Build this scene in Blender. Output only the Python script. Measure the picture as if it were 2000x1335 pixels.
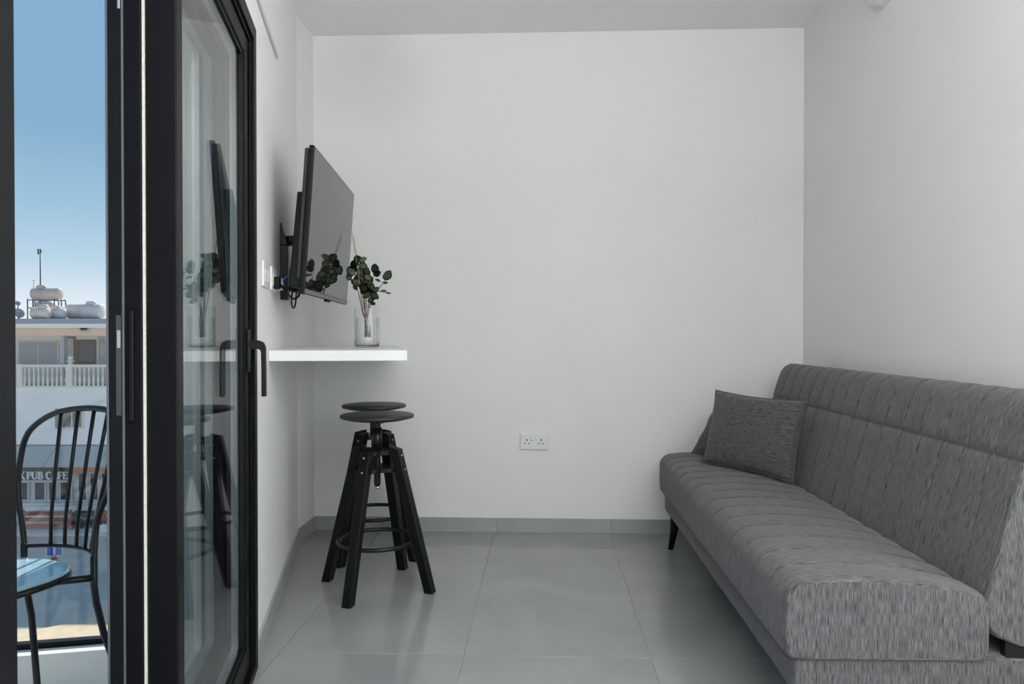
import bpy, bmesh, math, random
from mathutils import Vector, Matrix
random.seed(7)
for o in list(bpy.data.objects): bpy.data.objects.remove(o, do_unlink=True)
sc = bpy.context.scene
COL = sc.collection
PI = math.pi

# ------------------------------------------------------------------ camera
F = 1420.0; CAMH = 1.035; YAW = math.atan(60/F); PITCH = math.atan(12.5/F)
cd = bpy.data.cameras.new('camera'); cam = bpy.data.objects.new('camera', cd); COL.objects.link(cam)
cd.sensor_width = 36; cd.lens = 36*F/2000; cd.clip_start = .02; cd.clip_end = 600
cam.location = (0, 0, CAMH); cam.rotation_euler = (PI/2-PITCH, 0, YAW)
sc.camera = cam
sc.view_settings.view_transform = 'Standard'; sc.view_settings.look = 'None'
sc.view_settings.gamma = 1; sc.view_settings.use_curve_mapping = False
sc.view_settings.exposure = 0.0
sc.cycles.transparent_max_bounces = 32

# ------------------------------------------------------------------ sky
w = bpy.data.worlds.new('sky'); sc.world = w; w.use_nodes = True
nt = w.node_tree; nt.nodes.clear()
out = nt.nodes.new('ShaderNodeOutputWorld'); bg = nt.nodes.new('ShaderNodeBackground')
tc = nt.nodes.new('ShaderNodeTexCoord'); sx = nt.nodes.new('ShaderNodeSeparateXYZ'); rp = nt.nodes.new('ShaderNodeValToRGB')
nt.links.new(tc.outputs['Generated'], sx.inputs[0]); nt.links.new(sx.outputs['Z'], rp.inputs[0])
nt.links.new(rp.outputs[0], bg.inputs[0]); nt.links.new(bg.outputs[0], out.inputs[0])
er = rp.color_ramp.elements
er[0].position = 0.0; er[0].color = (.86, .90, .95, 1)
er[1].position = 1.0; er[1].color = (.13, .27, .46, 1)
for p, c in ((.03, (.80, .87, .94)), (.09, (.49, .67, .82)), (.15, (.35, .555, .72)), (.24, (.24, .437, .635)), (.41, (.235, .43, .645))):
    e = er.new(p); e.color = c+(1,)
bg.inputs[1].default_value = 1.0

# ------------------------------------------------------------------ sun
sd = bpy.data.lights.new('sun', 'SUN'); sun = bpy.data.objects.new('sun', sd); COL.objects.link(sun)
sd.energy = 6.5; sd.angle = math.radians(.6); sd.color = (1, .93, .82)
SUNV = Vector((.05, 1.0, .83)).normalized()
sun.rotation_euler = (-SUNV).to_track_quat('-Z', 'Y').to_euler(); sun.location = (-4, 12, 20)

# ------------------------------------------------------------------ area fill lights at added, unseen windows
def area(name, loc, size, power, direction, color=(1, 1, 1)):
    a = bpy.data.lights.new(name, 'AREA'); o = bpy.data.objects.new(name, a); COL.objects.link(o)
    a.shape = 'RECTANGLE'; a.size, a.size_y = size; a.energy = power; a.color = color
    o.location = loc; o.rotation_euler = Vector(direction).to_track_quat('-Z', 'Y').to_euler()
    return o
REAR_Y = -2.2
RWY0, RWY1, RWZ0, RWZ1 = -1.3, 1.65, .25, 2.25
area('rear_fill_light', (.78, REAR_Y-.12, 1.35), (.9, 2.0), 7, (0, 1, 0), (1, .99, .98))  # fill light placed outside the added rear window
area('side_fill_light', (1.345+.13, (RWY0+RWY1)/2, (RWZ0+RWZ1)/2), (RWY1-RWY0, RWZ1-RWZ0), 64, (-1, 0, 0), (1, .985, .975))  # fill light for the left wall, outside the added side window
GLOBE = 5; UPLIGHT_W = 145
FILL_LAMPS = [(.12, 1.4), (.40, .1), (.65, -1.1)]

# ------------------------------------------------------------------ pixel helpers (directions only)
_c, _s = math.cos(YAW), math.sin(YAW); _cp, _sp = math.cos(PITCH), math.sin(PITCH)
def ray(px, py):
    dx = (px-1000)/F; dy = (667.5-py)/F
    Y = _cp+dy*_sp; Z = -_sp+dy*_cp
    return Vector((dx*_c-Y*_s, dx*_s+Y*_c, Z))
def at_y(px, py, y):
    r = ray(px, py); k = y/r.y; return Vector((r.x*k, y, CAMH+r.z*k))
def at_z(px, py, z):
    r = ray(px, py); k = (z-CAMH)/r.z; return Vector((r.x*k, r.y*k, z))
D = Vector((-.2334, .9724, 0)).normalized(); NO = Vector((-D.y, D.x, 0)); A0 = Vector((-.932, 2.370, 0))
def W(t, o=0, z=0):           # left wall frame: t along the wall (into depth), o outwards, z up
    return A0+D*t+NO*o+Vector((0, 0, z))

# ------------------------------------------------------------------ materials
MATS = {}
def mat(name, col, rough=.5, metal=0, var=.06, scale=8, bump=0, bscale=60, spec=.5, stretch=(1, 1, 1), coat=0):
    if name in MATS: return MATS[name]
    m = bpy.data.materials.new(name); m.use_nodes = True; n = m.node_tree.nodes; l = m.node_tree.links
    p = n['Principled BSDF']; tx = n.new('ShaderNodeTexCoord'); mp = n.new('ShaderNodeMapping'); mp.inputs['Scale'].default_value = stretch
    l.new(tx.outputs['Object'], mp.inputs[0])
    no = n.new('ShaderNodeTexNoise'); no.inputs['Scale'].default_value = scale; no.inputs['Detail'].default_value = 4
    l.new(mp.outputs[0], no.inputs['Vector'])
    r = n.new('ShaderNodeValToRGB'); l.new(no.outputs[0], r.inputs[0])
    a = [max(0, c*(1-var)) for c in col]; b = [min(1, c*(1+var)) for c in col]
    r.color_ramp.elements[0].position = .3; r.color_ramp.elements[1].position = .7
    r.color_ramp.elements[0].color = (*a, 1); r.color_ramp.elements[1].color = (*b, 1)
    l.new(r.outputs[0], p.inputs['Base Color'])
    p.inputs['Roughness'].default_value = rough; p.inputs['Metallic'].default_value = metal
    p.inputs['Specular IOR Level'].default_value = spec; p.inputs['Coat Weight'].default_value = coat
    if bump:
        nb = n.new('ShaderNodeTexNoise'); nb.inputs['Scale'].default_value = bscale; nb.inputs['Detail'].default_value = 3
        l.new(mp.outputs[0], nb.inputs['Vector'])
        bu = n.new('ShaderNodeBump'); bu.inputs['Strength'].default_value = bump; bu.inputs['Distance'].default_value = .002
        l.new(nb.outputs[0], bu.inputs['Height']); l.new(bu.outputs[0], p.inputs['Normal'])
    MATS[name] = m; return m
def glass(name, tint=(.93, .96, .95), ior=1.5, rough=.0):
    if name in MATS: return MATS[name]
    m = bpy.data.materials.new(name); m.use_nodes = True; n = m.node_tree.nodes; l = m.node_tree.links
    n.remove(n['Principled BSDF']); o = n['Material Output']
    t = n.new('ShaderNodeBsdfTransparent'); t.inputs[0].default_value = (*tint, 1)
    g = n.new('ShaderNodeBsdfGlossy'); g.inputs['Roughness'].default_value = rough
    ge = n.new('ShaderNodeNewGeometry'); dt = n.new('ShaderNodeVectorMath'); dt.operation = 'DOT_PRODUCT'
    l.new(ge.outputs['Normal'], dt.inputs[0]); l.new(ge.outputs['Incoming'], dt.inputs[1])
    def mth(op, a, b=None):
        k = n.new('ShaderNodeMath'); k.operation = op
        for q, x in enumerate((a, b)):
            if x is None: continue
            if isinstance(x, (int, float)): k.inputs[q].default_value = x
            else: l.new(x, k.inputs[q])
        return k.outputs[0]
    F0 = ((ior-1)/(ior+1))**2       # Schlick reflectance of a clear pane
    fres = mth('ADD', mth('MULTIPLY', mth('POWER', mth('SUBTRACT', 1, mth('ABSOLUTE', dt.outputs['Value'])), 5), 1-F0), F0)
    mx = n.new('ShaderNodeMixShader'); l.new(fres, mx.inputs[0]); l.new(t.outputs[0], mx.inputs[1]); l.new(g.outputs[0], mx.inputs[2])
    l.new(mx.outputs[0], o.inputs[0]); MATS[name] = m; return m
def emis(name, col, s):
    m = bpy.data.materials.new(name); m.use_nodes = True; p = m.node_tree.nodes['Principled BSDF']
    p.inputs['Base Color'].default_value = (*col, 1); p.inputs['Emission Color'].default_value = (*col, 1); p.inputs['Emission Strength'].default_value = s
    MATS[name] = m; return m
def fabric(name, dark, light, su, sv, bump=.25):
    """woven cloth on UV in metres: threads run along v"""
    m = bpy.data.materials.new(name); m.use_nodes = True; n = m.node_tree.nodes; l = m.node_tree.links
    p = n['Principled BSDF']; uv = n.new('ShaderNodeTexCoord')
    def noise(x, y, det):
        mp = n.new('ShaderNodeMapping'); mp.inputs['Scale'].default_value = (x, y, 1); l.new(uv.outputs['UV'], mp.inputs[0])
        t = n.new('ShaderNodeTexNoise'); t.noise_dimensions = '2D'; t.inputs['Scale'].default_value = 1; t.inputs['Detail'].default_value = det
        l.new(mp.outputs[0], t.inputs['Vector']); return t.outputs[0]
    a = noise(su, sv, 2); b = noise(su*.22, sv*.25, 2); c = noise(max(su, sv)*1.5, max(su, sv)*1.5, 1)
    def mixn(x, y, f):
        k = n.new('ShaderNodeMix'); k.data_type = 'FLOAT'; k.inputs[0].default_value = f; l.new(x, k.inputs[2]); l.new(y, k.inputs[3]); return k.outputs[0]
    s = mixn(mixn(a, b, .22), c, .35)
    r = n.new('ShaderNodeValToRGB'); l.new(s, r.inputs[0])
    r.color_ramp.elements[0].position = .39; r.color_ramp.elements[1].position = .61
    r.color_ramp.elements[0].color = (*dark, 1); r.color_ramp.elements[1].color = (*light, 1)
    l.new(r.outputs[0], p.inputs['Base Color'])
    p.inputs['Roughness'].default_value = .95; p.inputs['Specular IOR Level'].default_value = .15
    p.inputs['Sheen Weight'].default_value = .15; p.inputs['Sheen Roughness'].default_value = .5
    bu = n.new('ShaderNodeBump'); bu.inputs['Strength'].default_value = bump; bu.inputs['Distance'].default_value = .0015
    l.new(s, bu.inputs['Height']); l.new(bu.outputs[0], p.inputs['Normal'])
    MATS[name] = m; return m
def tile_mat():
    m = bpy.data.materials.new('grey_porcelain'); m.use_nodes = True; n = m.node_tree.nodes; l = m.node_tree.links
    p = n['Principled BSDF']; g = n.new('ShaderNodeNewGeometry'); oi = n.new('ShaderNodeObjectInfo')
    ad = n.new('ShaderNodeVectorMath'); ad.operation = 'ADD'; sc_ = n.new('ShaderNodeVectorMath'); sc_.operation = 'SCALE'
    cb = n.new('ShaderNodeCombineXYZ'); l.new(oi.outputs['Random'], cb.inputs[0]); l.new(oi.outputs['Random'], cb.inputs[2])
    l.new(cb.outputs[0], sc_.inputs[0]); sc_.inputs['Scale'].default_value = 17
    l.new(g.outputs['Position'], ad.inputs[0]); l.new(sc_.outputs[0], ad.inputs[1])
    a = n.new('ShaderNodeTexNoise'); a.inputs['Scale'].default_value = 2.2; a.inputs['Detail'].default_value = 7; a.inputs['Distortion'].default_value = .8
    l.new(ad.outputs[0], a.inputs['Vector'])
    r = n.new('ShaderNodeValToRGB'); l.new(a.outputs[0], r.inputs[0])
    r.color_ramp.elements[0].position = .25; r.color_ramp.elements[0].color = (.235, .248, .252, 1)
    r.color_ramp.elements[1].position = .75; r.color_ramp.elements[1].color = (.300, .310, .311, 1)
    v = n.new('ShaderNodeTexNoise'); v.inputs['Scale'].default_value = 1.3; v.inputs['Detail'].default_value = 3; v.inputs['Distortion'].default_value = 1.6
    l.new(ad.outputs[0], v.inputs['Vector'])
    r2 = n.new('ShaderNodeValToRGB'); l.new(v.outputs[0], r2.inputs[0]); e = r2.color_ramp.elements
    e[0].position = .606; e[0].color = (0, 0, 0, 1); e[1].position = .612; e[1].color = (.06, .06, .06, 1)
    x = e.new(.618); x.color = (0, 0, 0, 1)
    mx = n.new('ShaderNodeMix'); mx.data_type = 'RGBA'; l.new(r2.outputs[0], mx.inputs[0]); l.new(r.outputs[0], mx.inputs[6]); mx.inputs[7].default_value = (.42, .43, .42, 1)
    l.new(mx.outputs[2], p.inputs['Base Color']); p.inputs['Roughness'].default_value = .13; p.inputs['Specular IOR Level'].default_value = .55
    MATS['tile'] = m; return m

plaster = mat('white_plaster', (.80, .80, .795), .75, var=.012, scale=1.5, bump=.06, bscale=35, spec=.25)
ceil_m = mat('ceiling_paint', (.89, .89, .885), .8, var=.01, scale=1.5, spec=.2)
TILE = tile_mat()
SKIRT = TILE.copy(); SKIRT.name = 'skirting_lit_tile'  # same floor tile, colour lightened to make up for weak light down low
for _n in SKIRT.node_tree.nodes:
    if _n.type == 'VALTORGB' and _n.color_ramp.elements[0].color[0] > .1:
        for _e in _n.color_ramp.elements: _e.color = [min(1, q*1.22) for q in _e.color[:3]]+[1]
    if _n.type == 'BSDF_PRINCIPLED': _n.inputs['Roughness'].default_value = .3
grout = mat('pale_grout', (.36, .37, .37), .8, var=.1, scale=40)
alu = mat('anthracite_aluminium', (.0035, .004, .005), .45, var=.1, scale=30, bump=.03, bscale=400, spec=.15)
alu_l = mat('grey_metal_edge', (.17, .18, .20), .4, .6, var=.06)
black = mat('black_plastic', (.005, .005, .006), .45, var=.1, scale=20, spec=.2)
black_w = mat('black_stained_wood', (.004, .004, .0045), .45, var=.35, scale=30, stretch=(1, 1, .15), bump=.15, bscale=120, spec=.18)
black_m = mat('black_steel', (.007, .007, .008), .35, 0, var=.15, scale=25, spec=.3)
chrome = mat('bright_steel', (.6, .6, .6), .25, 1, var=.05)
white_l = mat('white_laminate', (.82, .82, .82), .35, var=.01)
white_p = mat('white_plastic', (.78, .78, .78), .35, var=.01)
GL = glass('window_glass', (.95, .975, .968), 1.5)
GLR = glass('railing_glass', (.985, .99, .99))
GLV = bpy.data.materials.new('vase_glass'); GLV.use_nodes = True
_p = GLV.node_tree.nodes['Principled BSDF']; _p.inputs['Transmission Weight'].default_value = 1; _p.inputs['Roughness'].default_value = 0; _p.inputs['IOR'].default_value = 1.45
_n = GLV.node_tree.nodes.new('ShaderNodeTexNoise'); _r = GLV.node_tree.nodes.new('ShaderNodeValToRGB'); _r.color_ramp.elements[0].color = (.94, .96, .96, 1)
GLV.node_tree.links.new(_n.outputs[0], _r.inputs[0]); GLV.node_tree.links.new(_r.outputs[0], _p.inputs['Base Color'])

# ------------------------------------------------------------------ mesh builder
class MB:
    def __init__(s): s.v = []; s.f = []; s.uv = []; s.sm = []
    def face(s, idx, uv=None, smooth=False): s.f.append(tuple(idx)); s.uv.append(uv); s.sm.append(smooth)
    def add(s, vs): b = len(s.v); s.v += [Vector(p) for p in vs]; return b
    def box(s, lo, hi, M=None):
        p = [Vector((x, y, z)) for z in (lo[2], hi[2]) for y in (lo[1], hi[1]) for x in (lo[0], hi[0])]
        return s.hexa(p if M is None else [M @ q for q in p])
    def hexa(s, p):   # order x fastest, then y, then z
        b = s.add(p)
        for q in ((0, 2, 3, 1), (4, 5, 7, 6), (0, 1, 5, 4), (2, 6, 7, 3), (0, 4, 6, 2), (1, 3, 7, 5)): s.face([b+i for i in q])
        return s
    def prism(s, poly, z0, z1):
        n = len(poly); b = s.add([(x, y, z0) for x, y in poly]); s.add([(x, y, z1) for x, y in poly])
        s.face([b+i for i in range(n-1, -1, -1)]); s.face([b+n+i for i in range(n)])
        for i in range(n): j = (i+1) % n; s.face((b+i, b+j, b+n+j, b+n+i))
        return s
    def tube(s, path, r, n=8, cap=True):
        path = [Vector(p) for p in path]; R = r if isinstance(r, (list, tuple)) else [r]*len(path)
        t0 = (path[1]-path[0]).normalized(); up = Vector((0, 0, 1)) if abs(t0.z) < .9 else Vector((1, 0, 0))
        a = t0.cross(up).normalized(); rings = []
        for i, p in enumerate(path):
            t = (path[min(i+1, len(path)-1)]-path[max(i-1, 0)]).normalized()
            a = (a-t*a.dot(t)).normalized(); bb = t.cross(a)
            rings.append(s.add([p+(a*math.cos(2*PI*k/n)+bb*math.sin(2*PI*k/n))*R[i] for k in range(n)]))
        for u, w_ in zip(rings, rings[1:]):
            for k in range(n): j = (k+1) % n; s.face((u+k, u+j, w_+j, w_+k), smooth=True)
        if cap: s.face([rings[0]+k for k in range(n-1, -1, -1)]); s.face([rings[-1]+k for k in range(n)])
        return s
    def ring(s, c, R, r, n=40, m=8, tilt=None):
        c = Vector(c); b = None; st = []
        for i in range(n):
            a = 2*PI*i/n; e = Vector((math.cos(a), math.sin(a), 0))
            st.append(s.add([c+e*(R+r*math.cos(2*PI*k/m))+Vector((0, 0, r*math.sin(2*PI*k/m))) for k in range(m)]))
        for i in range(n):
            u = st[i]; w_ = st[(i+1) % n]
            for k in range(m): j = (k+1) % m; s.face((u+k, w_+k, w_+j, u+j), smooth=True)
        return s
    def lathe(s, prof, n=24, c=(0, 0, 0), M=None, smooth=True, cap=True):
        c = Vector(c); rings = []
        for r, z in prof:
            pts = [c+Vector((r*math.cos(2*PI*k/n), r*math.sin(2*PI*k/n), z)) for k in range(n)]
            rings.append(s.add([M @ p for p in pts] if M else pts))
        for u, w_ in zip(rings, rings[1:]):
            for k in range(n): j = (k+1) % n; s.face((u+k, u+j, w_+j, w_+k), smooth=smooth)
        if cap:
            s.face([rings[0]+k for k in range(n-1, -1, -1)]); s.face([rings[-1]+k for k in range(n)])
        return s
    def build(s, name, material, parent=None, bevel=0, seg=1, angle=30):
        me = bpy.data.meshes.new(name); me.from_pydata([tuple(v) for v in s.v], [], s.f)
        if any(s.uv):
            ul = me.uv_layers.new(name='UVMap')
            for pl, uv in zip(me.polygons, s.uv):
                if uv:
                    for li, c in zip(pl.loop_indices, uv): ul.data[li].uv = c
        for pl, q in zip(me.polygons, s.sm): pl.use_smooth = q
        if bevel:
            bm = bmesh.new(); bm.from_mesh(me)
            es = [e for e in bm.edges if len(e.link_faces) == 2 and e.calc_face_angle(0) > math.radians(angle)]
            bmesh.ops.bevel(bm, geom=es, offset=bevel, segments=seg, affect='EDGES', profile=.5)
            bm.to_mesh(me); bm.free()
        me.materials.append(material); me.update()
        o = bpy.data.objects.new(name, me); COL.objects.link(o)
        if parent: o.parent = parent
        return o
def tag(o, label, cat, group=None, kind=None):
    o['label'] = label; o['category'] = cat
    if group: o['group'] = group
    if kind: o['kind'] = kind
    return o
def empty(name, loc, label, cat, group=None, rz=0, kind=None):
    o = bpy.data.objects.new(name, None); COL.objects.link(o); o.location = loc; o.rotation_euler = (0, 0, rz); o.empty_display_size = .1
    return tag(o, label, cat, group, kind)
def local(root):   # world -> root-local matrix (roots are only moved and turned about z)
    return (Matrix.Translation(root.location) @ Matrix.Rotation(root.rotation_euler.z, 4, 'Z')).inverted()
def rebase(m, root):
    L = local(root); m.v = [L @ v for v in m.v]; return m
def wbox(m, t0, t1, o0, o1, z0, z1):
    m.hexa([W(t, o, z) for z in (z0, z1) for o in (o0, o1) for t in (t0, t1)]); return m

# ================================================================== THE ROOM
XR = 1.345; YB = 3.82; CH = 2.62; XL = -1.217; TB = 1.226
tR = (REAR_Y-A0.y)/D.y; pR = W(tR)
ROOM = [(pR.x, REAR_Y), (XR, REAR_Y), (XR, YB), (XL, YB), (W(TB).x, W(TB).y)]
def clip(poly, clipper):
    for i in range(len(clipper)):
        a = clipper[i]; b = clipper[(i+1) % len(clipper)]; res = []
        def side(p): return (b[0]-a[0])*(p[1]-a[1])-(b[1]-a[1])*(p[0]-a[0])
        for k in range(len(poly)):
            p = poly[k]; q = poly[(k+1) % len(poly)]; sp, sq = side(p), side(q)
            if sp >= 0: res.append(p)
            if sp*sq < 0: u = sp/(sp-sq); res.append((p[0]+(q[0]-p[0])*u, p[1]+(q[1]-p[1])*u))
        poly = res
        if not poly: return []
    return poly
fl = MB().prism(ROOM, -.20, -.003).build('floor', grout)
tag(fl, 'grey porcelain tiled floor of the living room', 'floor', kind='structure')
full = None
for i in range(-4, 4):
    for j in range(-5, 3):
        x0 = .347+.603*i; y0 = 2.340+1.185*j; g = .0012
        poly = clip([(x0+g, y0+g), (x0+.603-g, y0+g), (x0+.603-g, y0+1.185-g), (x0+g, y0+1.185-g)], ROOM)
        if len(poly) < 3: continue
        cx = sum(p[0] for p in poly)/len(poly); cy = sum(p[1] for p in poly)/len(poly)
        isfull = len(poly) == 4 and abs(poly[2][0]-poly[0][0]) > .6 and abs(poly[2][1]-poly[0][1]) > 1.18
        if isfull and full:
            o = bpy.data.objects.new('tile', full); COL.objects.link(o); o.parent = fl; o.location = (cx, cy, 0)
        else:
            o = MB().prism([(p[0]-cx, p[1]-cy) for p in poly], -.012, 0).build('tile', TILE, fl, bevel=.0009)
            o.location = (cx, cy, 0)
            if isfull: full = o.data
c = MB().prism(ROOM, CH, CH+.18).build('ceiling', ceil_m); tag(c, 'plain white ceiling above the room', 'ceiling', kind='structure')
m = MB().box((XL-.2, YB, -.2), (XR+.2, YB+.2, CH+.18)); tag(m.build('wall_back', plaster), 'bare white plaster wall behind the stools and socket', 'wall', kind='structure')
m = MB()
for y0, y1, z0, z1 in ((REAR_Y-.2, RWY0, -.2, CH+.18), (RWY1, YB, -.2, CH+.18), (RWY0, RWY1, -.2, RWZ0), (RWY0, RWY1, RWZ1, CH+.18)): m.box((XR, y0, z0), (XR+.2, y1, z1))
tag(m.build('wall_right', plaster), 'bare white plaster wall behind the sofa back', 'wall', kind='structure')
wn = empty('added_window_2', (XR+.1, RWY0, RWZ0), 'added unseen wide dark framed window beyond the near end of the sofa', 'window', kind='structure')  # made-up window out of view, opened for light on the left wall
hh_ = RWZ1-RWZ0; ww_ = RWY1-RWY0
m = MB()
for y0, y1, z0, z1 in ((0, .05, 0, hh_), (ww_-.05, ww_, 0, hh_), (ww_/2-.035, ww_/2+.035, .05, hh_-.05), (.05, ww_-.05, 0, .05), (.05, ww_-.05, hh_-.05, hh_)): m.box((-.05, y0, z0), (.01, y1, z1))
m.build('window_frame', alu, wn)
for y0, y1 in ((.05, ww_/2-.035), (ww_/2+.035, ww_-.05)): MB().box((-.025, y0, .05), (-.015, y1, hh_-.05)).build('glass_pane', GL, wn)
# rear wall (behind the viewer) with an opening added for fill light
WX0, WX1, WZ0, WZ1 = .33, 1.23, .35, 2.35
m = MB()
for lo, hi in (((pR.x-.25, -.2), (WX0, CH+.18)), ((WX1, -.2), (XR, CH+.18)), ((WX0, -.2), (WX1, WZ0)), ((WX0, WZ1), (WX1, CH+.18))):
    m.box((lo[0], REAR_Y-.2, lo[1]), (hi[0], REAR_Y, hi[1]))
tag(m.build('wall_rear', plaster), 'white plaster wall with the added window opening at the rear', 'wall', kind='structure')
wn = empty('added_window_1', (WX0, REAR_Y-.1, WZ0), 'added unseen tall dark framed window in the rear wall', 'window', kind='structure')  # made-up window behind the viewer, frames the rear fill light
m = MB()
for lo, hi in (((0, 0), (.05, 2)), ((.85, 0), (.9, 2)), ((.05, 0), (.85, .05)), ((.05, 1.95), (.85, 2))): m.box((lo[0], -.01, lo[1]), (hi[0], .05, hi[1]))
m.build('window_frame', alu, wn)
MB().box((.05, .015, .05), (.85, .025, 1.95)).build('glass_pane', GL, wn)
# left wall with the sliding door opening
T0, T1, DZ = -1.767, -.15, 1.981
m = MB(); wbox(m, T1, TB, 0, .22, -.2, CH+.18); wbox(m, T0, T1, 0, .22, DZ, CH+.18); wbox(m, T0, T1, .0, .22, -.2, -.003)
wbox(m, tR-.05, T0, 0, .22, -.2, CH+.18)
a, b = W(TB), W(TB, .22)
m.prism([(XL, YB), (XL-.22, YB), (b.x, b.y), (a.x, a.y)], -.2, CH+.18)
tag(m.build('wall_left', plaster), 'white plaster wall with the sliding door and television', 'wall', kind='structure')
m = wbox(MB(), -.9, .425, -.009, 0, 2.105, 2.121)  # strip greyed to stand in for the shade line over the door
tag(m.build('trim_1', mat('trim_shade_grey', (.62, .62, .62), .6, var=.02), bevel=.002), 'thin strip with grey shade in its colour on the wall above the sliding door', 'trim', kind='structure')
# skirting tiles
BH, BT = .075, .010
def skirting(name, label, P, Q, inward, first=.0, step=.603):
    P = Vector(P); Q = Vector(Q); d = (Q-P); Lg = d.length; d.normalize(); n = Vector(inward).normalized()
    r = empty(name, (P.x, P.y, 0), label, 'baseboard', kind='structure')
    cuts = [0]; x = first if first > .01 else step
    while x < Lg-.02: cuts.append(x); x += step
    cuts.append(Lg)
    for u, v in zip(cuts, cuts[1:]):
        m = MB(); p0 = P+d*(u+.0008); p1 = P+d*(v-.0008)
        m.hexa([q+n*k+Vector((0, 0, z)) for z in (0.0, BH) for k in (0, BT) for q in (p0, p1)])
        rebase(m, r).build('skirting_tile', SKIRT, r, bevel=.001)
skirting('baseboard_back', 'grey tile skirting along the bare back wall', (XL+BT, YB, 0), (XR, YB, 0), (0, -1, 0), first=.36)
skirting('baseboard_left', 'grey tile skirting along the slanting wall beside the stools', W(T1+.002), W(TB), -NO, first=.45)
skirting('baseboard_corner', 'short grey tile skirting on the wall return in the corner', (XL, W(TB).y, 0), (XL, YB, 0), (1, 0, 0))
skirting('baseboard_right', 'grey tile skirting behind the sofa', (XR, YB-BT, 0), (XR, REAR_Y, 0), (-1, 0, 0), first=.3)

# added globe lamps, hung out of view as fill light
for i, (x, y) in enumerate(FILL_LAMPS):
    where = ('nearest the back wall', 'in the middle of the ceiling', 'nearest the rear window')[i]
    r = empty('fill_pendant_lamp', (x, y, CH), 'added unseen white glass globe pendant lamp '+where, 'lamp', 'added globe fill lamps')
    MB().lathe([(.05, -.025), (.05, 0)], 20).build('ceiling_rose', white_p, r)
    MB().tube([(0, 0, -.025), (0, 0, -.46)], .004, 6).build('cord', black, r)
    MB().lathe([(.03, -.49), (.03, -.455), (.015, -.45)], 16).build('cap', black, r)
    MB().lathe([(.11*math.sin(PI*k/12)+.001, -.59-.11*math.cos(PI*k/12)) for k in range(13)], 24).build('globe', MATS.get('fill_globe') or emis('fill_globe', (1, .975, .95), GLOBE), r)

# added torchiere uplighter, out of view, brightens ceiling and walls
r = empty('fill_floor_lamp', (1.02, -.75, 0), 'added unseen black uplighter floor lamp standing by the added side window', 'lamp')
MB().lathe([(.13, 0), (.13, .018), (.02, .03)], 32).build('base', black_m, r)
MB().tube([(0, 0, .02), (0, 0, 1.70)], .011, 12).build('pole', black_m, r)
MB().lathe([(.02, 1.66), (.07, 1.68), (.13, 1.74), (.135, 1.745), (.125, 1.745), (.065, 1.69), (.001, 1.68)], 32, cap=False).build('bowl', black_m, r)
area('fill_uplight', (1.02, -.75, 1.75), (.2, .2), UPLIGHT_W, (0, 0, 1), (1, .98, .95))

# ================================================================== SLIDING DOOR
dr = empty('door_1', W(T0), 'dark aluminium sliding glass door with two stacked leaves, partly open', 'door', kind='structure')
def dpart(fn, name, material, parent, bevel=.0, seg=1):
    m = MB(); fn(m); rebase(m, dr); return m.build(name, material, parent, bevel, seg)
def f_frame(m):
    # face ring proud of the wall, then a stepped lining with tracks
    for o0, o1, wd in ((-.010, -.002, .045), (-.002, .005, .056)):
        if wd:
            wbox(m, T1-wd, T1, o0, o1, .0, DZ); wbox(m, T0, T0+wd, o0, o1, 0, DZ)
            wbox(m, T0+wd, T1-wd, o0, o1, DZ-wd, DZ); wbox(m, T0+wd, T1-wd, o0, o1, .0, .028)
    wbox(m, T1-.03, T1, .005, .145, 0, DZ); wbox(m, T0, T0+.03, .005, .145, 0, DZ)
    wbox(m, T0+.03, T1-.03, .005, .145, DZ-.03, DZ); wbox(m, T0+.03, T1-.03, .005, .145, 0, .018)
dpart(f_frame, 'door_frame', alu, dr, .0015)
LT0, LT1, LZ0, LZ1 = -1.04, -.182, .022, 1.949
def leaf(o0, o1, near_w, far_w, rail_b, rail_t):
    def fn(m):
        wbox(m, LT0, LT0+near_w, o0, o1, LZ0, LZ1); wbox(m, LT1-far_w, LT1, o0, o1, LZ0, LZ1)
        wbox(m, LT0+near_w, LT1-far_w, o0, o1, LZ0, LZ0+rail_b); wbox(m, LT0+near_w, LT1-far_w, o0, o1, LZ1-rail_t, LZ1)
    return fn
def leaf_glass(o, near_w, far_w, rail_b, rail_t):
    return lambda m: wbox(m, LT0+near_w-.004, LT1-far_w+.004, o-.003, o+.003, LZ0+rail_b-.004, LZ1-rail_t+.004)
lf1 = dpart(leaf(.006, .061, .045, .085, .082, .080), 'sliding_leaf', alu, dr, .003)
# bead around the glass of the inner leaf
def f_bead(m):
    t0, t1, z0, z1 = LT0+.045, LT1-.085, LZ0+.082, LZ1-.080; bw = .012
    wbox(m, t0, t0+bw*.6, .012, .040, z0, z1); wbox(m, t1-bw, t1, .012, .040, z0, z1)
    wbox(m, t0, t1, .012, .040, z0, z0+bw); wbox(m, t0, t1, .012, .040, z1-bw, z1)
dpart(f_bead, 'glazing_bead', black, lf1)
dpart(leaf_glass(.020, .045, .085, .082, .080), 'glass_pane', GL, lf1)
def f_spacer(m):
    t0, t1, z0, z1 = LT0+.055, LT1-.099, LZ0+.096, LZ1-.094
    for a in ((t0, t0+.006, z0, z1), (t1-.006, t1, z0, z1), (t0, t1, z0, z0+.006), (t0, t1, z1-.006, z1)): wbox(m, a[0], a[1], .025, .045, a[2], a[3])
spacer_m = mat('perforated_spacer', (.62, .65, .67), .28, .8, var=.12, scale=500)
dpart(f_spacer, 'glass_spacer', spacer_m, lf1)
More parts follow.
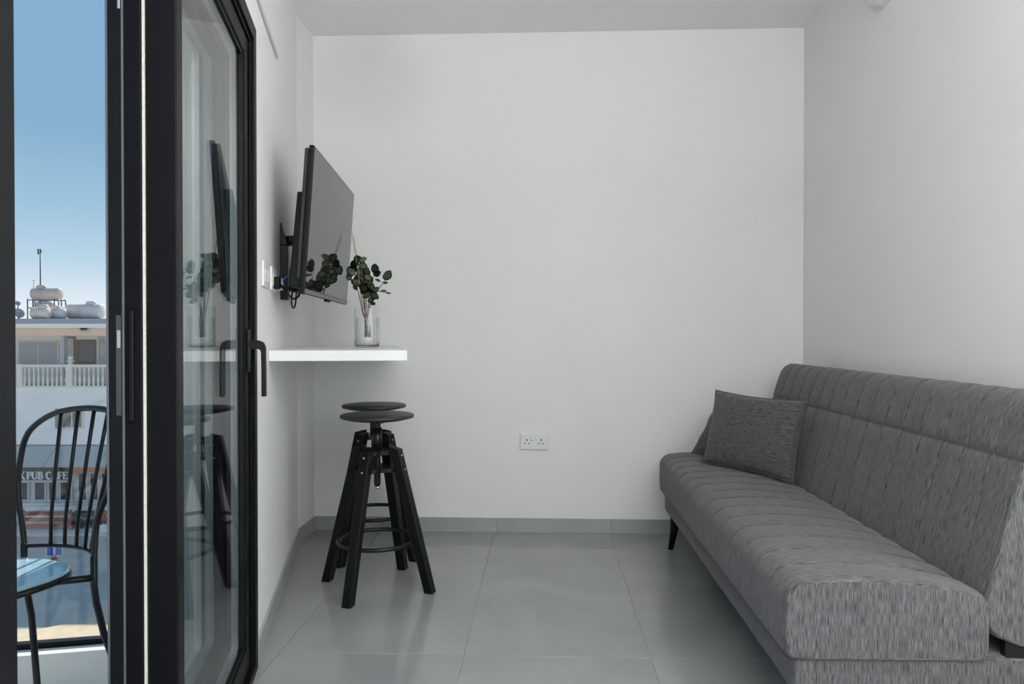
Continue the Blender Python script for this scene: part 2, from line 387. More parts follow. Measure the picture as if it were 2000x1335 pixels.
def f_spacer2(m):
    t0, t1, z0, z1 = LT0+.086, LT1-.101, LZ0+.118, LZ1-.112
    for a in ((t0, t0+.006, z0, z1), (t1-.006, t1, z0, z1), (t0, t1, z0, z0+.006), (t0, t1, z1-.006, z1)): wbox(m, a[0], a[1], .094, .116, a[2], a[3])
dpart(lambda m: wbox(m, LT0+.001, LT0+.016, .0625, .0675, LZ0+.01, LZ1-.01), 'brush_seal', mat('pale_brush', (.62, .62, .55), .9, var=.1, scale=200), lf1)
lf2 = dpart(leaf(.068, .130, .080, .095, .110, .105), 'sliding_leaf', alu, dr, .003)
dpart(leaf_glass(.090, .080, .095, .110, .105), 'glass_pane', GL, lf2)
dpart(f_spacer2, 'glass_spacer', spacer_m, lf2)
dpart(lambda m: [wbox(m, LT0-.0015, LT0+.001, .099, .103, LZ0, LZ1), wbox(m, LT0-.0015, LT0+.001, .1265, .1305, LZ0, LZ1)], 'edge_lip', alu_l, lf2)
dpart(lambda m: wbox(m, LT0-.001, LT0+.001, .103, .1265, LZ0, LZ1), 'groove', black, lf2)
dpart(lambda m: wbox(m, LT0-.003, LT0, .082, .094, .87, 1.085), 'pull_slot', black, lf2, .004, 2)
lp = dpart(lambda m: wbox(m, LT0-.0025, LT0, .1045, .1135, .885, 1.073), 'lock_plate', mat('grey_lock', (.075, .08, .085), .4, .5, var=.08), lf2)
dpart(lambda m: wbox(m, LT0-.0035, LT0-.001, .1055, .1115, 1.012, 1.045), 'latch', chrome, lf2)
dpart(lambda m: [wbox(m, LT0-.004, LT0, .1045, .1095, 1.645, 1.725), wbox(m, LT0-.007, LT0, .106, .113, 1.675, 1.70)], 'roller_catch', chrome, lf2, .001)
# lever handle on the inner leaf
HT = LT1-.058
hd = dpart(lambda m: wbox(m, HT-.014, HT+.014, -.002, .0065, .925, 1.055), 'door_handle', black, lf1, .003, 2)
def f_lever(m):
    p = [W(HT, .0, 1.008), W(HT, -.026, 1.008), W(HT, -.036, 1.004), W(HT, -.041, .994), W(HT, -.042, .93), W(HT, -.042, .853)]
    a = D*.011
    rings = []
    nor = [(.0, .013), (.0, .013), (-.005, .011), (-.0065, .006), (-.0065, 0), (-.0065, 0)]
    for q, (ow, zw) in zip(p, nor):
        e = -NO*(-ow if ow else 0)+Vector((0, 0, zw))
        rings.append(m.add([q-a-e, q+a-e, q+a+e, q-a+e]))
    for u, v in zip(rings, rings[1:]):
        for k in range(4): j = (k+1) % 4; m.face((u+k, u+j, v+j, v+k))
    m.face([rings[0]+k for k in (3, 2, 1, 0)]); m.face([rings[-1]+k for k in range(4)])
m = MB(); f_lever(m); rebase(m, dr); m.build('handle_lever', black, lf1, .002, 2)
exec_parts = None

# ================================================================== SHELF, TV, PLANT
SZ = .982
a0, a1 = W(.172), W(.130, -.486)
tt = (YB-(A0.y-NO.y*.486))/D.y; a2 = W(tt, -.486)
g = .001
m = MB().prism([(a0.x+g, a0.y), (a1.x, a1.y), (a2.x, YB-g), (XL+g, YB-g), (W(TB).x+g, W(TB).y)], SZ-.038, SZ)
tag(m.build('wall_shelf', white_l, bevel=.0015), 'thick white floating shelf in the corner above the stools', 'shelf')

# television: corners from the photograph at a 40 inch size
S = 1.25
def tvp(x, y, z): return Vector((x*S, y*S, CAMH+(z-CAMH)*S))
NT_, FT_, NB_, FB_ = tvp(-.655, 2.077, 1.580), tvp(-.726, 2.787, 1.577), tvp(-.681, 2.041, 1.157), tvp(-.751, 2.751, 1.154)
ex = ((FT_-NT_)+(FB_-NB_)).normalized(); ez = ((NT_-NB_)+(FT_-FB_)); ez = (ez-ex*ez.dot(ex)).normalized(); en = ez.cross(ex) * -1
if en.x < 0: en = -en
C0 = (NT_+FT_+NB_+FB_)/4; TW, THh = (FT_-NT_).length, (NT_-NB_).length
def T(u, n, v): return C0+ex*u+en*n+ez*v      # u along width, n out of the screen, v up
tv = empty('television', (C0.x-.05, C0.y, SZ), 'black flat screen television on a swivel arm above the shelf', 'television')
def tbox(m, u0, u1, n0, n1, v0, v1):
    m.hexa([T(u, n, v) for v in (v0, v1) for n in (n0, n1) for u in (u0, u1)]); return m
hw, hh = TW/2, THh/2
rebase(tbox(MB(), -hw, hw, -.018, 0, -hh, hh), tv).build('cabinet', black, tv, .003, 2)
rebase(tbox(MB(), -hw+.006, hw-.006, 0, .0012, -hh+.018, hh-.006), tv).build('screen', mat('screen_glass', (.012, .012, .013), .035, var=.02, spec=.62), tv)
rebase(tbox(MB(), -hw+.004, hw-.004, .0, .0022, -hh+.001, -hh+.016), tv).build('lower_bezel', mat('grey_bezel', (.16, .16, .165), .35, .3, var=.04), tv)
rebase(tbox(MB(), -.04, .04, -.012, .001, -hh-.010, -hh), tv).build('infrared_sensor', black, tv, .003)
m = MB(); m.hexa([T(u, n, v) for v, uu in ((-hh+.02, hw-.012), (hh-.16, hw-.05)) for n in (-.062, -.018) for u in (-uu, uu)])
rebase(m, tv).build('rear_housing', black, tv, .006, 2)
m = MB(); m.hexa([T(u, n, v) for v in (-hh+.05, hh-.01) for n in (-.034, -.018) for u in (-hw+.004, hw-.004)])
rebase(m, tv).build('rear_cover', mat('dark_blue_plastic', (.012, .015, .020), .5, var=.1), tv, .004)
# wall bracket
MT = .565
br = empty('tv_bracket', W(MT, 0, 1.2), 'black swivel wall bracket holding the television', 'bracket')
m = MB(); q = [(-.035, 0, 1.175), (.035, 0, 1.175), (-.035, -.022, 1.175), (.035, -.022, 1.175), (-.03, 0, 1.475), (.03, 0, 1.475), (-.03, -.006, 1.475), (.03, -.006, 1.475)]
wbox(m, MT-.035, MT+.035, -.030, 0, 1.18, 1.40)
m.hexa([W(MT+t, o, z) for t, o, z in ((-.035, -.030, 1.40), (.035, -.030, 1.40), (-.035, 0, 1.40), (.035, 0, 1.40), (-.03, -.004, 1.49), (.03, -.004, 1.49), (-.03, 0, 1.49), (.03, 0, 1.49))])
rebase(m, br).build('wall_plate', black_m, br, .002)
back = T(-.02, -.066, .0)
elbow = W(MT-.03, -.05, 1.40)
m = MB().tube([W(MT, -.02, 1.42), W(MT-.01, -.055, 1.42)], .022, 10); rebase(m, br).build('pivot', black_m, br)
pa, pb = W(MT-.005, -.055, 1.40), T(-.08, -.075, -.05)
m = MB().tube([pa, pa.lerp(pb, .5)+Vector((0, 0, .01)), pb], [.024, .018, .022], 10); rebase(m, br).build('swivel_arm', black_m, br)
m = MB(); tbox(m, -.13, .13, -.080, -.064, -.11, .06); rebase(m, br).build('mount_plate', black_m, br, .002)
m = MB(); tbox(m, -.30, -.12, -.095, -.062, -hh+.01, -hh+.10); rebase(m, br).build('cable_box', black, br, .004)
# sockets on the left wall and cables
def socket_wall(t0, label, plugs):
    r = empty('wall_socket', W(t0, 0, 1.20), label, 'socket', 'white sockets beside the television')
    rebase(wbox(MB(), t0, t0+.146, -.009, 0, 1.20, 1.286), r).build('faceplate', white_p, r, .003, 2)
    for k in (.0, 1):
        rebase(wbox(MB(), t0+.02+k*.065, t0+.06+k*.065, -.0115, -.0085, 1.215, 1.262), r).build('outlet', white_p, r, .002)
    if plugs:
        for k in (.0, 1): rebase(wbox(MB(), t0+.022+k*.065, t0+.062+k*.065, -.034, -.011, 1.205, 1.25), r).build('plug', white_p if k else black, r, .004)
socket_wall(.010, 'empty white double socket nearest the sliding door', False)
socket_wall(.215, 'white double socket with plugs beside the tv bracket', True)
def cable(name, pts, r, material, label):
    P = [Vector(p) for p in pts]; sm = []
    for i in range(len(P)-1):
        p0, p1, p2, p3 = P[max(i-1, 0)], P[i], P[i+1], P[min(i+2, len(P)-1)]
        for k in range(6):
            t = k/6; sm.append(.5*((2*p1)+(p2-p0)*t+(2*p0-5*p1+4*p2-p3)*t*t+(3*p1-p0-3*p2+p3)*t**3))
    sm.append(P[-1]); o = MB().tube(sm, r, 6).build(name, material); tag(o, label, 'cable', 'television cables'); return o
blue = mat('blue_cable_sheath', (.02, .12, .42), .5)
cable('data_cable', [W(.30, -.036, 1.24), W(.34, -.06, 1.27), W(.45, -.075, 1.33), W(.50, -.09, 1.36), W(.52, -.10, 1.32), T(-.2, -.10, -hh+.10)], .004, blue, 'blue network cable tied to the tv bracket')
cable('power_cable', [W(.245, -.036, 1.22), W(.27, -.055, 1.19), W(.36, -.07, 1.175), W(.46, -.08, 1.20), T(-.22, -.10, -hh+.06)], .004, black, 'black power lead drooping from socket to television')
cable('signal_cable', [T(-.31, -.075, -hh+.03), T(-.315, -.075, -hh-.03), T(-.295, -.072, -hh-.052), T(-.265, -.072, -hh-.035), T(-.262, -.072, -hh+.03)], .003, black, 'black cable loop hanging below the television corner')

# glass vase with eucalyptus
VY = 3.33; vb = at_y(717, 676, VY); VX = vb.x; VR = .057; VH = .178
va = empty('glass_vase', (VX, VY, SZ), 'clear ribbed glass vase on the white shelf', 'vase')
m = MB(); n = 96; prof = [(.85, .0006), (.97, .004), (1, .012), (1, .022), (1, .132), (1, .140), (.990, .146), (.985, .150), (.985, VH-.003), (.985, VH-.0008), (.980, VH)]
def vr(k, i, rr): return VR*rr*(1-(.045 if (k % 4) < 2 and 3 <= i <= 4 else 0))
rings = []
for i, (rr, z) in enumerate(prof): rings.append(m.add([(vr(k, i, rr)*math.cos(2*PI*k/n), vr(k, i, rr)*math.sin(2*PI*k/n), z) for k in range(n)]))
for i, (rr, z) in enumerate(reversed(prof[1:])): rings.append(m.add([((VR*rr-.003)*math.cos(2*PI*k/n), (VR*rr-.003)*math.sin(2*PI*k/n), max(z, .010)) for k in range(n)]))
for u, v in zip(rings, rings[1:]):
    for k in range(n): j = (k+1) % n; m.face((u+k, u+j, v+j, v+k), smooth=True)
m.face([rings[0]+k for k in range(n-1, -1, -1)]); m.face([rings[-1]+k for k in range(n)])
m.build('vase_body', GLV, va)
leaf_m = mat('eucalyptus_leaf', (.105, .15, .09), .5, var=.35, scale=25, spec=.3)
stem_m = mat('brown_stem', (.11, .065, .035), .7, var=.3, scale=60)
twig_m = mat('pale_twig', (.30, .20, .11), .7, var=.3, scale=60)
lm = bpy.data.meshes.new('leaf')
bm = bmesh.new(); N = 14; cv = bm.verts.new((0, 0, .06)); mid = []; ov = []
for k in range(N):
    a = 2*PI*k/N; rad = 1+.06*math.sin(3*a)+(.16 if k == 0 else 0)
    mid.append(bm.verts.new((.55*rad*math.cos(a), .52*rad*math.sin(a), .02+.05*abs(math.sin(a))))); ov.append(bm.verts.new((rad*math.cos(a), .95*rad*math.sin(a), .10*math.sin(a)**2-.05*math.cos(a))))
for k in range(N):
    j = (k+1) % N; bm.faces.new((cv, mid[k], mid[j])); bm.faces.new((mid[k], ov[k], ov[j], mid[j]))
bmesh.ops.solidify(bm, geom=bm.faces[:], thickness=.03)
for f_ in bm.faces: f_.smooth = True
bm.to_mesh(lm); bm.free(); lm.materials.append(leaf_m)
MPP = VY/F
def sprig(label, pts, leaves, dy, name='eucalyptus_sprig', sm=stem_m, group='eucalyptus sprigs in the vase', r0=.0028, cat='sprig'):
    P = [at_y(px, py, VY+dy*max(0, (665-py)/130)) for px, py in pts]
    P[0] = Vector((VX+random.uniform(-.015, .015), VY+random.uniform(-.015, .015), SZ+.045))
    r = empty(name, P[0], label, cat, group)
    o = MB().tube([p-P[0] for p in P], [r0*(1-.6*i/(len(P)-1)) for i in range(len(P))], 6).build('stem', sm, r)
    for (px, py, rad, el) in leaves:
        c = at_y(px, py, VY+dy+random.uniform(-.02, .02))
        l = bpy.data.objects.new('leaf', lm); COL.objects.link(l); l.parent = r
        near = min(P, key=lambda q: (q-c).length); outd = (c-near); ang = math.atan2(outd.z, outd.x) if outd.length > .004 else random.uniform(0, PI)
        nrm = Vector((random.uniform(-.35, .35), -1, random.uniform(-.1, .6))).normalized()
        xax = Vector((math.cos(ang), 0, math.sin(ang))); xax = (xax-nrm*xax.dot(nrm)).normalized(); yax = nrm.cross(xax)
        R = Matrix((xax, yax, nrm)).transposed(); s_ = rad*MPP*1.15
        l.matrix_local = Matrix.Translation(c-P[0]) @ R.to_4x4() @ Matrix.Diagonal((s_, s_*el, s_, 1))
        if outd.length > .012:
            MB().tube([near-P[0], (near+outd*.55)-P[0]], .0010, 5).build('petiole', sm, r)
sprig('sprig with one big round leaf at the far right of the vase', [(716, 655), (718, 620), (724, 590), (737, 568), (748, 552), (752, 546)], [(757, 538, 9.2, 1), (753, 552, 4.2, .6), (749, 568, 5, .5), (758, 572, 5, .35), (738, 547, 5.5, .45)], .01)
sprig('sprig with a pair of overlapping leaves right of centre', [(716, 655), (717, 615), (722, 575), (728, 550), (730, 535)], [(732, 524, 7.4, .95), (736, 534, 6.8, .9), (727, 560, 6, .7)], -.02)
sprig('sprig with the topmost leaves, beside the television edge', [(715, 655), (713, 615), (711, 570), (706, 535), (699, 510)], [(698, 506, 7.4, 1), (708, 507, 7.6, .7), (709, 518, 8, .8), (692, 516, 8, .95), (686, 528, 9, .9)], .0)
sprig('sprig with the densest middle leaves', [(716, 655), (715, 610), (715, 560), (712, 535)], [(704, 529, 8.4, .9), (715, 533, 9, 1), (722, 550, 8.4, .9), (697, 551, 10, .85), (707, 545, 8, .8), (714, 548, 7, .9), (709, 556, 8, .9), (719, 541, 7.5, .8), (701, 540, 8, .9)], .03)
sprig('sprig with the lowest dark leaves just over the vase rim', [(717, 655), (719, 615), (724, 590), (727, 572)], [(711, 562, 8.5, .9), (727, 568, 9, .9), (731, 577, 8, .8), (718, 576, 8, .8), (725, 585, 6.5, .8), (722, 562, 8, .9), (733, 566, 7, .7), (714, 570, 8, .8), (728, 592, 5, .7)], -.03)
sprig('sprig leaning left in front of the television screen', [(715, 655), (710, 615), (700, 570), (690, 550), (684, 542)], [(682, 541, 6.5, .9), (688, 534, 7, .8), (694, 560, 6, .7)], -.05)
sprig('tall bare brown twig rising past the television edge', [(715, 655), (709, 605), (699, 530), (693, 490), (688, 455)], [], .0, 'dried_twig', twig_m, 'dried twigs in the vase', .0024, 'twig')
sprig('second bare twig bending slightly to the right', [(716, 655), (712, 605), (703, 540), (697, 500), (690, 462)], [], .02, 'dried_twig', twig_m, 'dried twigs in the vase', .0022, 'twig')

# ================================================================== SOCKET ON BACK WALL, VENT
s0 = at_y(1017, 847, YB); s1 = at_y(1069, 876, YB)
r = empty('double_socket', ((s0.x+s1.x)/2, YB, (s0.z+s1.z)/2), 'white double three-pin socket low on the back wall', 'socket')
MB().box((-.073, -.010, -.043), (.073, 0, .043)).build('faceplate', white_p, r, .004, 2)
for k in (-1, 1):
    x = .0375*k
    MB().box((x-.0026, -.0108, .004), (x+.0026, -.009, .0135)).build('earth_slot', black, r)
    for d_ in (-1, 1): MB().box((x+.0105*d_-.0036, -.0108, -.0115), (x+.0105*d_+.0036, -.009, -.007)).build('pin_slot', black, r)
    MB().box((k*.013-.006, -.0135, .006), (k*.013+.006, -.009, .022)).build('switch', white_p, r, .0015)
r = empty('round_vent', (XR, 2.93, 2.50), 'round white vent cover high on the right wall', 'vent')
MX = Matrix.Rotation(-PI/2, 4, 'Y')
MB().lathe([(.165, 0), (.165, .012), (.15, .022), (.10, .030), (0.001, .032)], 40, M=MX).build('cover', white_p, r)
MB().lathe([(.172, 0), (.172, .006)], 40, M=MX).build('rim', white_p, r)

# ================================================================== BAR STOOLS
def make_stool(loc, rz, label, seat_z, seat_tilt=0):
    r = empty('bar_stool', loc, label, 'stool', 'black adjustable bar stools', rz)
    LTOP = .578; RT, RB = .082, .236
    MB().lathe([(.001, seat_z-.026), (.06, seat_z-.026), (.11, seat_z-.022), (.148, seat_z-.013), (.1505, seat_z-.008), (.1505, seat_z-.003), (.147, seat_z), (.001, seat_z-.001)], 64).build('seat', mat('seat_black', (.022, .022, .022), .48, var=.2, scale=60), r)
    MB().lathe([(.034, seat_z-.034), (.034, seat_z-.025)], 24).build('seat_bracket', black_m, r)
    prof = []
    z = .43
    while z < seat_z-.03:
        prof += [(.0128, z), (.0142, z+.003)]; z += .006
    MB().lathe([(.008, .415), (.0125, .42)]+prof+[(.0135, seat_z-.03)], 20).build('screw_rod', black_m, r)
    MB().lathe([(.019, .56), (.019, seat_z-.055)], 20).build('rod_sleeve', black_m, r)
    MB().lathe([(.010, .405), (.011, .409), (.010, .416)], 12).build('end_cap', chrome, r)
    for k in range(4):
        a = PI/4+k*PI/2; e = Vector((math.cos(a), math.sin(a), 0)); sd_ = Vector((-e.y, e.x, 0))
        m = MB(); pts = []
        for zz, rr, wd, th in ((0, RB, .019, .0185), (LTOP, RT, .0205, .022)):
            for (i, j) in ((-1, -1), (1, -1), (-1, 1), (1, 1)): pts.append(e*(rr+j*th)+sd_*(i*wd)+Vector((0, 0, zz+(.0 if zz == 0 else -j*.006))))
        m.hexa(pts); m.build('leg', black_w, r, .002)
        for zz in (.548, .492):
            rr = RB+(RT-RB)*zz/LTOP
            p = e*(rr+.018)+Vector((0, 0, zz))
            MB().tube([p, p+e*.0055], .0042, 8).build('bolt', chrome, r)
        for zz, rr in ((.525, .075), (.565, .055)):
            pass
    # two cast plates between the legs
    for zz, nm in ((.566, 'upper_plate'), (.497, 'lower_plate')):
        rr = RB+(RT-RB)*zz/LTOP-.018
        m = MB(); poly = []
        for k in range(48):
            a = 2*PI*k/48; lob = .5+.5*math.cos(4*(a-PI/4)); q = rr*(.72+.28*lob**.7); poly.append((q*math.cos(a), q*math.sin(a)))
        m.prism(poly, zz-.018, zz); m.build(nm, black_m, r, .0015)
    MB().ring((0, 0, .195), .158, .0085, 56, 10).build('foot_ring', black_m, r)
    for k in range(4):
        a = PI/4+k*PI/2; e = Vector((math.cos(a), math.sin(a), 0))
        MB().tube([e*.158+Vector((0, 0, .195)), e*.172+Vector((0, 0, .195))], .006, 8).build('ring_bolt', black_m, r)
    return r
make_stool((-.681, 2.965, 0), math.radians(30), 'black round bar stool, the nearer of the two, in front', .711)
make_stool((-.80, 3.42, 0), math.radians(18), 'black round bar stool half hidden behind the nearer stool', .708)

# ================================================================== SOFA
FAB = fabric('charcoal_weave', (.026, .027, .029), (.152, .151, .155), 760, 34)
FABP = fabric('charcoal_pillow_weave', (.022, .023, .025), (.125, .125, .131), 40, 700, .2)
Y0, Y1 = 1.735, 3.60
so = empty('sofa', (.95, (Y0+Y1)/2, 0), 'charcoal grey woven fabric sofa bed with channel stitching on black legs', 'sofa')
def sweep(profile, ys, inset, seam_idx=(), mtl=FAB, name='cushion', parent=so, wt=lambda x, z: 1):
    """closed (x,z) profile swept along y; inset(y) pulls the section in along its normals"""
    n = len(profile); P = [Vector((x, z)) for x, z in profile]; nor = []; arc = [0]
    cx = sum(p.x for p in P)/n; cz = sum(p.y for p in P)/n
    for i in range(n):
        t = (P[(i+1) % n]-P[i-1]).normalized(); q = Vector((t.y, -t.x)); nor.append(q)
        arc.append(arc[-1]+(P[(i+1) % n]-P[i]).length)
    if sum(nor[i].dot(P[i]-Vector((cx, cz))) for i in range(n)) < 0: nor = [-q for q in nor]
    m = MB(); rows = []
    for y in ys:
        gg = inset(y); gg = gg if isinstance(gg, tuple) else (gg, 0)
        gi = [gg[0]*wt(p.x, p.y)+gg[1] for p in P]
        rows.append(m.add([(P[i].x-nor[i].x*(gi[i]+(.0055 if i in seam_idx else 0)), y, P[i].y-nor[i].y*(gi[i]+(.0055 if i in seam_idx else 0))) for i in range(n)]))
    for (u, ya), (v, yb_) in zip(zip(rows, ys), list(zip(rows, ys))[1:]):
        for i in range(n):
            j = (i+1) % n
            m.face((u+i, v+i, v+j, u+j), [(ya, arc[i]), (yb_, arc[i]), (yb_, arc[i+1]), (ya, arc[i+1])], True)
    for base, flip in ((rows[0], False), (rows[-1], True)):
        idx = list(range(n)); idx = idx if not flip else idx[::-1]
        m.face([base+i for i in idx], [(m.v[base+i].x, m.v[base+i].z) for i in idx])
    m2 = rebase(m, parent)
    o = m2.build(name, mtl, parent); return o
def channels(y0, y1, step, depth, wdt, endr=.016, extra=0):
    seams = []; y = y0+step*.5
    k = int(round((y1-y0)/step)); st = (y1-y0)/k
    seams = [y0+st*i for i in range(1, k)]
    ys = set()
    for e in (0, .002, .005, .009, .012, .016, .022, .03): ys.add(y0+e); ys.add(y1-e)
    for s_ in seams:
        for q in (-.045, -.02, -.011, -.006, -.003, 0, .003, .006, .011, .02, .045): ys.add(s_+q)
    ys = sorted(y for y in ys if y0 <= y <= y1)
    def inset(y):
        g = 0
        for s_ in seams:
            g += depth*math.exp(-((y-s_)/wdt)**2)
        for s_ in seams: g += .0025*math.exp(-((y-s_)/.02)**2)
        e = min(y-y0, y1-y); h2 = 0
        if e < endr: h2 += endr*.55*(1-math.sqrt(max(0, 1-(1-e/endr)**2)))
        h2 += .004*math.exp(-((e-.013)/.0028)**2)
        return g, h2
    return ys, inset
def arcpts(cx, cz, r, a0, a1, n=7): return [(cx+r*math.cos(math.radians(a0+(a1-a0)*i/n)), cz+r*math.sin(math.radians(a0+(a1-a0)*i/n))) for i in range(n+1)]
def dens(p, q, k): return [(p[0]+(q[0]-p[0])*i/k, p[1]+(q[1]-p[1])*i/k) for i in range(1, k)]
# seat: from the bottom back round the front to the top back
prof = [(1.03, .272), (.66, .268), (.610, .268)]+arcpts(.598, .292, .024, 250, 180, 5)+[(.571, .33), (.572, .37)]+arcpts(.632, .399, .060, 180, 95, 8)+[(.68, .4635), (.75, .466), (.83, .463), (.91, .455), (.98, .443), (1.03, .430), (1.045, .40), (1.045, .30)]
ys, ins = channels(Y0, Y1, .125, .0045, .0045)
seat = sweep(prof, ys, ins, name='seat_cushion', wt=lambda x, z: min(1, max(.12, (z-.40)/.05)) if x < .7 else 1)
# backrest
fr = [(1.030, .40), (1.045, .46)]
top = [(1.06, .52), (1.075, .58), (1.092, .64), (1.108, .70), (1.117, .735), (1.1185, .741), (1.120, .747), (1.126, .77), (1.138, .81), (1.150, .845)]
bp = [(1.30, .36), (1.26, .315), (1.20, .30), (1.12, .305), (1.065, .325), (1.035, .36)]+fr+top+[(1.160, .868), (1.176, .888), (1.20, .900), (1.24, .898), (1.275, .885), (1.30, .86), (1.315, .82), (1.318, .6), (1.312, .45)]
si = [bp.index((1.1185, .741))]
ys, ins = channels(Y0+.005, Y1-.005, .118, .0045, .0045)
back_o = sweep(bp, ys, ins, seam_idx=si, name='backrest')
# base box
bprof = [(1.24, .175), (.62, .175), (.603, .180), (.597, .195), (.597, .270), (.60, .278), (1.24, .278)]
ysb = [Y0+.012, Y0+.016, Y0+.024, Y1-.024, Y1-.016, Y1-.012]
sweep(bprof, ysb, lambda y: .006 if min(y-Y0, Y1-Y0-(y-Y0)) < .014 else (.002 if min(y-Y0, Y1-y) < .02 else 0), name='base')
for (lx, ly, dx_) in ((.632, Y1-.055, .012), (.632, Y0+.075, .012), (1.19, Y1-.055, -.012), (1.19, Y0+.075, -.012)):
    m = MB().tube([(lx-.012 if dx_ > 0 else lx+.012, ly, 0), (lx+.004, ly, .09), (lx+dx_, ly, .178)], [.0125, .018, .025], 18); rebase(m, so).build('leg', black_w, so)
for y in (Y0+.03, Y1-.03):
    m = MB().box((1.09, y-.012, .20), (1.20, y+.012, .34)); rebase(m, so).build('hinge', black_m, so, .003)

# pillows
def pillow(BL, BR, lean, hgt, thick, label, seed):
    rnd = random.Random(seed)
    BL = Vector(BL); BR = Vector(BR); e1 = (BR-BL); wd = e1.length; e1.normalize()
    up = Vector(lean).normalized(); up = (up-e1*up.dot(e1)).normalized(); nn = e1.cross(up).normalized()
    if nn.y > 0: nn = -nn
    NU, NV = 34, 26; m = MB(); grid = {}
    for side in (1, -1):
        for i in range(NU+1):
            for j in range(NV+1):
                u, v = i/NU*2-1, j/NV*2-1
                bow_u = 1-.055*(1-v*v)-.0*abs(u); bow_v = 1-.075*(1-u*u)
                th = thick*((1-abs(u)**2.3)*(1-abs(v)**2.3))**.48
                wr = .006*math.sin(9*v+4*u+seed)*(abs(u)**6)+.004*math.sin(13*u+seed)*(abs(v)**6)
                p = BL+e1*(wd*(u*bow_u+1)/2)+up*(hgt*(v*bow_v+1)/2)+nn*side*(th+wr*(1-abs(u)**20)*(1-abs(v)**20))
                grid[side, i, j] = m.add([p]); 
    for side in (1, -1):
        for i in range(NU):
            for j in range(NV):
                q = [(i, j), (i+1, j), (i+1, j+1), (i, j+1)]
                if side < 0: q = q[::-1]
                m.face([grid[side, a, b] for a, b in q], [(a/NU*wd, b/NV*hgt) for a, b in q], True)
    r = empty('cushion', BL.lerp(BR, .5), label, 'cushion', 'charcoal sofa cushions')
    rebase(m, r); o = m.build('cover', FABP, r)
    bm = bmesh.new(); bm.from_mesh(o.data); bmesh.ops.remove_doubles(bm, verts=bm.verts[:], dist=.0008); bmesh.ops.recalc_face_normals(bm, faces=bm.faces[:]); bm.to_mesh(o.data); bm.free()
    edge = []
    for i in range(NU+1): edge.append((i, 0))
    for j in range(1, NV+1): edge.append((NU, j))
    for i in range(NU-1, -1, -1): edge.append((i, NV))
    for j in range(NV-1, -1, -1): edge.append((0, j))
    pts = [m.v[grid[1, a, b]] for a, b in edge]
    MB().tube(pts, .0035, 6).build('piping', FABP, r)
pillow((.712, 3.275, .468), (.985, 2.905, .455), (.062, .05, .32), .33, .058, 'charcoal scatter cushion in front, leaning on the sofa back', 1)
pillow((.722, 3.545, .470), (.915, 3.17, .462), (.16, .05, .27), .32, .042, 'charcoal scatter cushion mostly hidden behind the front cushion', 4)

# ================================================================== BALCONY
BZ = -.15; BF = -.185; KZ = -.06
far0 = at_z(34, 1282, KZ); far1 = at_z(210, 1268, KZ); far0.z = far1.z = 0; fd_ = (far1-far0).normalized(); fn_ = Vector((-fd_.y, fd_.x, 0))
iw = .24   # outer face of the wall
def meet(o):   # far railing line meets the line at offset o from the wall
    q = W(0, o); den = fd_.x*D.y-fd_.y*D.x; k = ((q.x-far0.x)*D.y-(q.y-far0.y)*D.x)/den; return far0+fd_*k
cor = meet(1.55); ins_ = meet(iw-.02); nearc = W(-4.2, 1.55); neari = W(-4.2, iw-.02)
conc = mat('balcony_tile', (.52, .50, .47), .6, var=.08)
kerb_w = mat('white_parapet', (.86, .83, .79), .7, var=.03)
e2 = fn_*.14
tag(MB().prism([(neari.x, neari.y), (ins_.x, ins_.y), (cor.x, cor.y), (nearc.x, nearc.y)][::-1], BF-.18, BF).build('balcony_floor', conc), 'pale balcony floor outside the sliding door', 'floor', kind='structure')
m = MB(); m.prism([(ins_.x, ins_.y), (cor.x, cor.y), (cor.x+e2.x, cor.y+e2.y), (ins_.x+e2.x, ins_.y+e2.y)][::-1], BZ-.18, KZ)
c2 = NO*.14
m.prism([(cor.x+e2.x, cor.y+e2.y), (nearc.x, nearc.y), (nearc.x+c2.x, nearc.y+c2.y), (cor.x+e2.x+c2.x, cor.y+e2.y+c2.y)], BZ-.18, KZ)
tag(m.build('trim_2', kerb_w, bevel=.004), 'low white parapet kerb around the balcony', 'parapet', kind='structure')
rl = empty('glass_railing', cor, 'clear glass railing with dark base channel on the balcony kerb', 'railing')
p0 = cor+fn_*.07; p1 = ins_+fn_*.07; q0 = cor+NO*.07; q1 = nearc+NO*.07
def slab(m, a, b, n, h0, h1, t):
    m.hexa([p+n*k+Vector((0, 0, z)) for z in (h0, h1) for k in (-t/2, t/2) for p in (a, b)])
m = MB(); slab(m, p0, p1, fn_, KZ, KZ+.020, .030); slab(m, q0, q1, NO, KZ, KZ+.020, .030); rebase(m, rl).build('base_channel', alu, rl)
m = MB(); slab(m, p0, p1, fn_, KZ+.012, 1.06, .012); rebase(m, rl).build('glass_panel', GLR, rl)
for k in range(3):
    m = MB(); slab(m, q0.lerp(q1, k/3+.003), q0.lerp(q1, (k+1)/3-.003), NO, KZ+.012, 1.06, .012); rebase(m, rl).build('glass_panel', GLR, rl)

